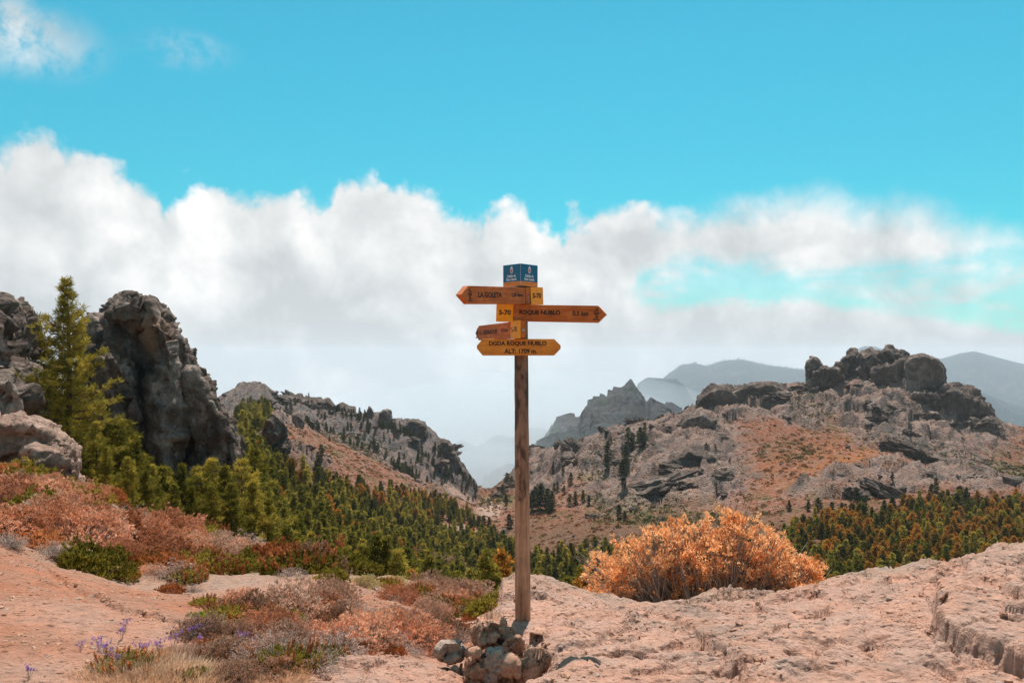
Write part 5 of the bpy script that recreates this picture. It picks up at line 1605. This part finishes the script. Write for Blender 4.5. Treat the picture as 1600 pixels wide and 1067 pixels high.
class Board:
    def __init__(s, ux, uy, ox, oy, slope=0.0, piv=815):
        s.slope = slope; s.piv = piv
        L = math.hypot(ux, uy); s.u = (ux / L, uy / L); s.o = (ox, oy)

    def t(s, px):
        q = (px - 800) / F
        return (q * s.o[1] - s.o[0]) / (s.u[0] - q * s.u[1])

    def z(s, px, py):
        return (HZ - py) / F * (s.o[1] + s.u[1] * s.t(px)) - s.zc

    def place(s, name, poly, mat, thick, pyc, pxc, label=None):
        """poly (px, dz metres)"""
        s.zc = 0
        s.zc = (HZ - pyc) / F * (s.o[1] + s.u[1] * s.t(pxc))
        pl = [(s.t(px), dzz) for px, dzz in poly]
        b = prism(name, pl, 0, thick, mat, sp)
        u = s.u
        M4 = Matrix(((u[0], -u[1], 0, s.o[0] - PB.x), (u[1], u[0], 0, s.o[1] - PB.y), (0, 0, 1, s.zc - PB.z), (0, 0, 0, 1)))
        tp = s.t(s.piv)
        b.matrix_local = M4 @ Matrix.Translation((tp, 0, 0)) @ Matrix.Rotation(-s.slope, 4, 'Y') @ Matrix.Translation((-tp, 0, 0))
        if label:
            b['label'] = label
        s.ob = b
        return b

    def txt(s, t, px0, px1, z0, z1, bold=.034, y=-.0012, mat=None, name='lettering'):
        return text_mesh(t, s.t(px0), s.t(px1), z0, z1, y, mat or M_letter, s.ob, name, bold)


def bolt(parent, x, z, y=-.004, r=.007):
    bm = bmesh.new()
    bmesh.ops.create_cone(bm, cap_ends=True, segments=12, radius1=r, radius2=r * .75, depth=.006)
    bmesh.ops.rotate(bm, verts=bm.verts, matrix=Matrix.Rotation(PI / 2, 3, 'X'))
    bmesh.ops.translate(bm, verts=bm.verts, vec=(x, y + .002, z))
    me = bpy.data.meshes.new('bolt'); bm.to_mesh(me); bm.free(); me.materials.append(M_bolt)
    return link('bolt', me, parent)


H = .053
# 1 LA GOLETA : left end comes towards the viewer
B1 = Board(.584, .811, .055, 5.055, .058)
tip = B1.t(720); cor = B1.t(732.5)
B1.place('arrow_board', [(720, 0), (732.5, -H), (847, -H), (847, H), (732.5, H)], W_board, .042, 462, 815, 'reddish brown arrow board pointing left and towards the viewer, reads LA GOLETA')
xl = B1.t(829); xr = B1.t(848)
pl1 = prism('plate', [(xl, -H - .004), (xr, -H - .004), (xr, H + .004), (xl, H + .004)], -.004, .046, M_plate, B1.ob, .0015)
B1.txt('LA GOLETA', 747, 784, -.015, .019); B1.txt('1,0 km', 799.5, 817, -.012, .016); B1.txt('S-70', 831.5, 844.5, -.016, .018, y=-.0052)
strokes('hiker_icon', [[(B1.t(738.5) - (a - 1) * -(B1.t(738.5) - B1.t(729.5)) , -.04 + b * .075) for a, b in [(1 - p, q) for p, q in ln]] for ln in HIKER], .004, -.0014, M_letter, B1.ob)
strokes('seam', [[(B1.t(821), -H + .002), (B1.t(821), H - .002)], [(B1.t(828.4), -H + .002), (B1.t(828.4), H - .002)]], .004, -.0014, M_letter, B1.ob)
bolt(B1.ob, B1.t(825), -.008, r=.006); bolt(B1.ob, B1.t(825), -.034, r=.006)
# 2 ROQUE NUBLO
B2 = Board(.96, -.28, .06, 5.108, -.032)
B2.place('arrow_board', [(776, -H), (934, -H), (947, 0), (934, H), (776, H)], W_board, .042, 489, 815, 'reddish brown arrow board pointing right, reads ROQUE NUBLO')
xl = B2.t(775.5); xr = B2.t(802)
prism('plate', [(xl, -H - .004), (xr, -H - .004), (xr, H + .004), (xl, H + .004)], -.004, .046, M_plate, B2.ob, .0015)
B2.txt('ROQUE NUBLO', 811.5, 875.5, -.015, .020, .036); B2.txt('0.5 km', 894.5, 919.5, -.013, .016, .03); B2.txt('S-70', 780, 798.5, -.015, .018, y=-.0052)
x0_, x1_ = B2.t(926), B2.t(939)
strokes('hiker_icon', [[(x0_ + a * (x1_ - x0_), -.040 + b * .078) for a, b in ln] for ln in HIKER], .0036, -.0014, M_letter, B2.ob)
bolt(B2.ob, B2.t(808), .036, r=.006); bolt(B2.ob, B2.t(808), -.036, r=.006)
# 3 EL ASERRADOR : recedes to the left
B3 = Board(.387, -.92, 0.0, 5.12)
B3.place('arrow_board', [(742.5, 0), (748, -H * .98), (811, -H), (811, H), (748, H * .98)], W_board, .046, 515, 805, 'short looking brown arrow board running away to the left, reads EL ASERRADOR')
xl = B3.t(798.5); xr = B3.t(811.2)
prism('plate', [(xl, -H - .004), (xr, -H - .004), (xr, H + .004), (xl, H + .004)], -.004, .010, M_plate, B3.ob, .0015)
B3.txt('EL ASERRADOR', 749.5, 777, -.014, .016, .022); B3.txt('3,0 km', 783, 793, -.012, .014, .02); B3.txt('S-70', 800, 808.5, -.015, .018, .01, y=-.0052)
x0_, x1_ = B3.t(743.6), B3.t(748.2)
strokes('hiker_icon', [[(x0_ + a * (x1_ - x0_), -.036 + b * .068) for a, b in ln] for ln in HIKER], .006, -.0014, M_letter, B3.ob)
e3 = link('washer', bpy.data.meshes.new('washer'), B3.ob)
bm = bmesh.new(); bmesh.ops.create_cone(bm, cap_ends=True, segments=14, radius1=.011, radius2=.009, depth=.008)
bmesh.ops.rotate(bm, verts=bm.verts, matrix=Matrix.Rotation(PI / 2, 3, 'Y')); bmesh.ops.translate(bm, verts=bm.verts, vec=(B3.t(811) + .004, .028, -.004))
bm.to_mesh(e3.data); bm.free(); e3.data.materials.append(M_bolt)
# 4 DGDA ROQUE NUBLO
B4 = Board(1, 0, .06, 5.106)
B4.place('name_board', [(745, -.008), (754, -H), (866, -H), (876, -.010), (876, .012), (866, H), (754, H), (745, .010)], W_ochre, .042, 542.5, 811, 'ochre brown board with two blunt ends, lowest on the post, reads DGDA ROQUE NUBLO ALT: 1709 m.')
B4.txt('DGDA ROQUE NUBLO', 764, 854, .007, .039, .034); B4.txt('ALT: 1709 m.', 788, 839, -.041, -.010, .032)
# box on top
bx_c = Vector((.055 - PB.x, 5.2 - PB.y, 0))
zt_ = (HZ - 411.5) / F * 5.09 - PB.z; zb_ = (HZ - 446.2) / F * 5.09 - PB.z
hd_ = 27 / F * 5.2; sd2 = hd_ / math.sqrt(2)
bm = bmesh.new(); bmesh.ops.create_cube(bm, size=1); bmesh.ops.scale(bm, verts=bm.verts, vec=(2 * sd2, 2 * sd2, zt_ - zb_))
bmesh.ops.bevel(bm, geom=list(bm.edges), offset=.0025, segments=2, affect='EDGES', profile=.5)
me = bpy.data.meshes.new('top_box'); bm.to_mesh(me); bm.free(); me.materials.append(M_trim)
tb = link('top_box', me, sp, loc=(bx_c.x, bx_c.y, (zt_ + zb_) / 2)); tb.rotation_euler = (0, 0, PI / 4)
tb['label'] = 'blue box with orange lower band, crest and white print on its faces'
hh_ = (zt_ - zb_) / 2
def rotate_to(o, kf):
    o.rotation_euler = (0, 0, kf * PI / 2)
SHIELD = [(0, -.5), (.32, -.34), (.40, -.1), (.40, .36), (-.40, .36), (-.40, -.1), (-.32, -.34)]
for kf in range(4):
    a = prism('blue_panel', [(-sd2 * .975, -hh_ * .60), (sd2 * .975, -hh_ * .60), (sd2 * .975, hh_ * .97), (-sd2 * .975, hh_ * .97)], -sd2 - .0015, -sd2 + .002, M_blue, tb, 0)
    b = prism('orange_band', [(-sd2 * .975, -hh_ * .98), (sd2 * .975, -hh_ * .98), (sd2 * .975, -hh_ * .60), (-sd2 * .975, -hh_ * .60)], -sd2 - .0015, -sd2 + .002, M_oband, tb, 0)
    t1 = text_mesh('Cabildo de', -sd2 * .50, sd2 * .46, -hh_ * .18, hh_ * .06, -sd2 - .0024, M_white, tb, 'lettering', .03)
    t2 = text_mesh('Gran Canaria', -sd2 * .60, sd2 * .56, -hh_ * .48, -hh_ * .24, -sd2 - .0024, M_white, tb, 'lettering', .03)
    cz, ch, cw = hh_ * .40, hh_ * .50, hh_ * .42
    cr1 = prism('crest', [(x * cw, cz + z * ch) for x, z in SHIELD], -sd2 - .0026, -sd2 - .0016, M_white, tb, 0)
    cr2 = prism('crest_field', [(x * cw * .78, cz + z * ch * .82) for x, z in SHIELD], -sd2 - .0032, -sd2 - .0027, M_red, tb, 0)
    cr3 = prism('crest_crown', [(-.30 * cw, cz + .42 * ch), (.30 * cw, cz + .42 * ch), (.36 * cw, cz + .66 * ch), (.14 * cw, cz + .60 * ch), (0, cz + .92 * ch), (-.14 * cw, cz + .60 * ch), (-.36 * cw, cz + .66 * ch)], -sd2 - .0030, -sd2 - .0016, M_white, tb, 0)
    st4 = strokes('fine_print', [[(x, -hh_ * .76), (x + .006, -hh_ * .76)] for x in np.arange(-sd2 * .62, sd2 * .6, .0095)], .0022, -sd2 - .0024, M_letter, tb)
    for q in (a, b, t1, t2, cr1, cr2, cr3, st4):
        rotate_to(q, kf)
bm = bmesh.new(); bmesh.ops.create_cone(bm, cap_ends=True, segments=20, radius1=.046, radius2=.046, depth=.03)
me = bpy.data.meshes.new('collar'); bm.to_mesh(me); bm.free(); me.materials.append(M_stub)
link('collar', me, sp, loc=(-.014, 0, zb_ - .012))


# ------------------------------------------------------------------ air
def vol_mat(name, col, dens, aniso=0.0):
    m = bpy.data.materials.new(name); m.use_nodes = True; m.node_tree.nodes.clear()
    n = NT(m.node_tree)
    v = n.new('ShaderNodeVolumePrincipled')
    v.inputs['Color'].default_value = (*col, 1); v.inputs['Density'].default_value = dens; v.inputs['Anisotropy'].default_value = aniso
    o = n.new('ShaderNodeOutputMaterial'); n.l.new(v.outputs[0], o.inputs['Volume'])
    return m


lowest = float(Zg.min())
bm = bmesh.new(); bmesh.ops.create_cube(bm, size=1)
zt_h, zb_h = max(240.0, float(Zg.max()) + 25), lowest - 1.0
zt_h, zb_h = zt_h, lowest - 1.0
Rm = float(Rk[-1].max()) + 50
bmesh.ops.scale(bm, verts=bm.verts, vec=(2 * Rm, 2 * Rm, zt_h - zb_h)); bmesh.ops.translate(bm, verts=bm.verts, vec=(0, 0, (zt_h + zb_h) / 2))
me = bpy.data.meshes.new('haze'); bm.to_mesh(me); bm.free(); me.materials.append(vol_mat('haze_air', (.91, .925, .96), 6.5e-5, .3))
link('haze', me, kind='stuff')
M_mist = {}
for (px, py, Yd, rx, ry, rz_, od) in [(765, 745, 1000, 90, 200, 40, .9), (760, 690, 1500, 260, 400, 70, 1.0), (690, 660, 1900, 500, 500, 90, .8), (850, 640, 1950, 420, 350, 100, .7), (975, 640, 2600, 150, 350, 60, .3)]:
    dn = od / (2 * rz_ * 2)
    bm = bmesh.new(); bmesh.ops.create_icosphere(bm, subdivisions=4, radius=1)
    for v in bm.verts:
        v.co.x *= rx; v.co.y *= ry; v.co.z *= rz_
    me = bpy.data.meshes.new('mist'); bm.to_mesh(me); bm.free(); me.materials.append(vol_mat('mist_air', (.97, .99, 1.0), od / (2 * ry)))
    link('mist', me, loc=at(px, py, Yd), kind='stuff')


# ------------------------------------------------------------------ labels: alike neighbours are told apart by their order from the left
ORD = ['first', 'second', 'third', 'fourth', 'fifth', 'sixth', 'seventh', 'eighth', 'ninth', 'tenth', 'eleventh', 'twelfth', 'thirteenth', 'fourteenth', 'fifteenth', 'sixteenth', 'seventeenth', 'eighteenth', 'nineteenth', 'twentieth']
groups = {}
for o in SC.objects:
    if o.parent is None and 'category' in o and o.get('kind') != 'stuff':
        groups.setdefault(o['label'], []).append(o)
for lb, os_ in groups.items():
    if 1 < len(os_) <= 20:
        os_.sort(key=lambda o: o.location.x / max(o.location.y, .1))
        for i, o in enumerate(os_):
            if True:
                o['label'] = lb + ', ' + ORD[i] + ' from left'
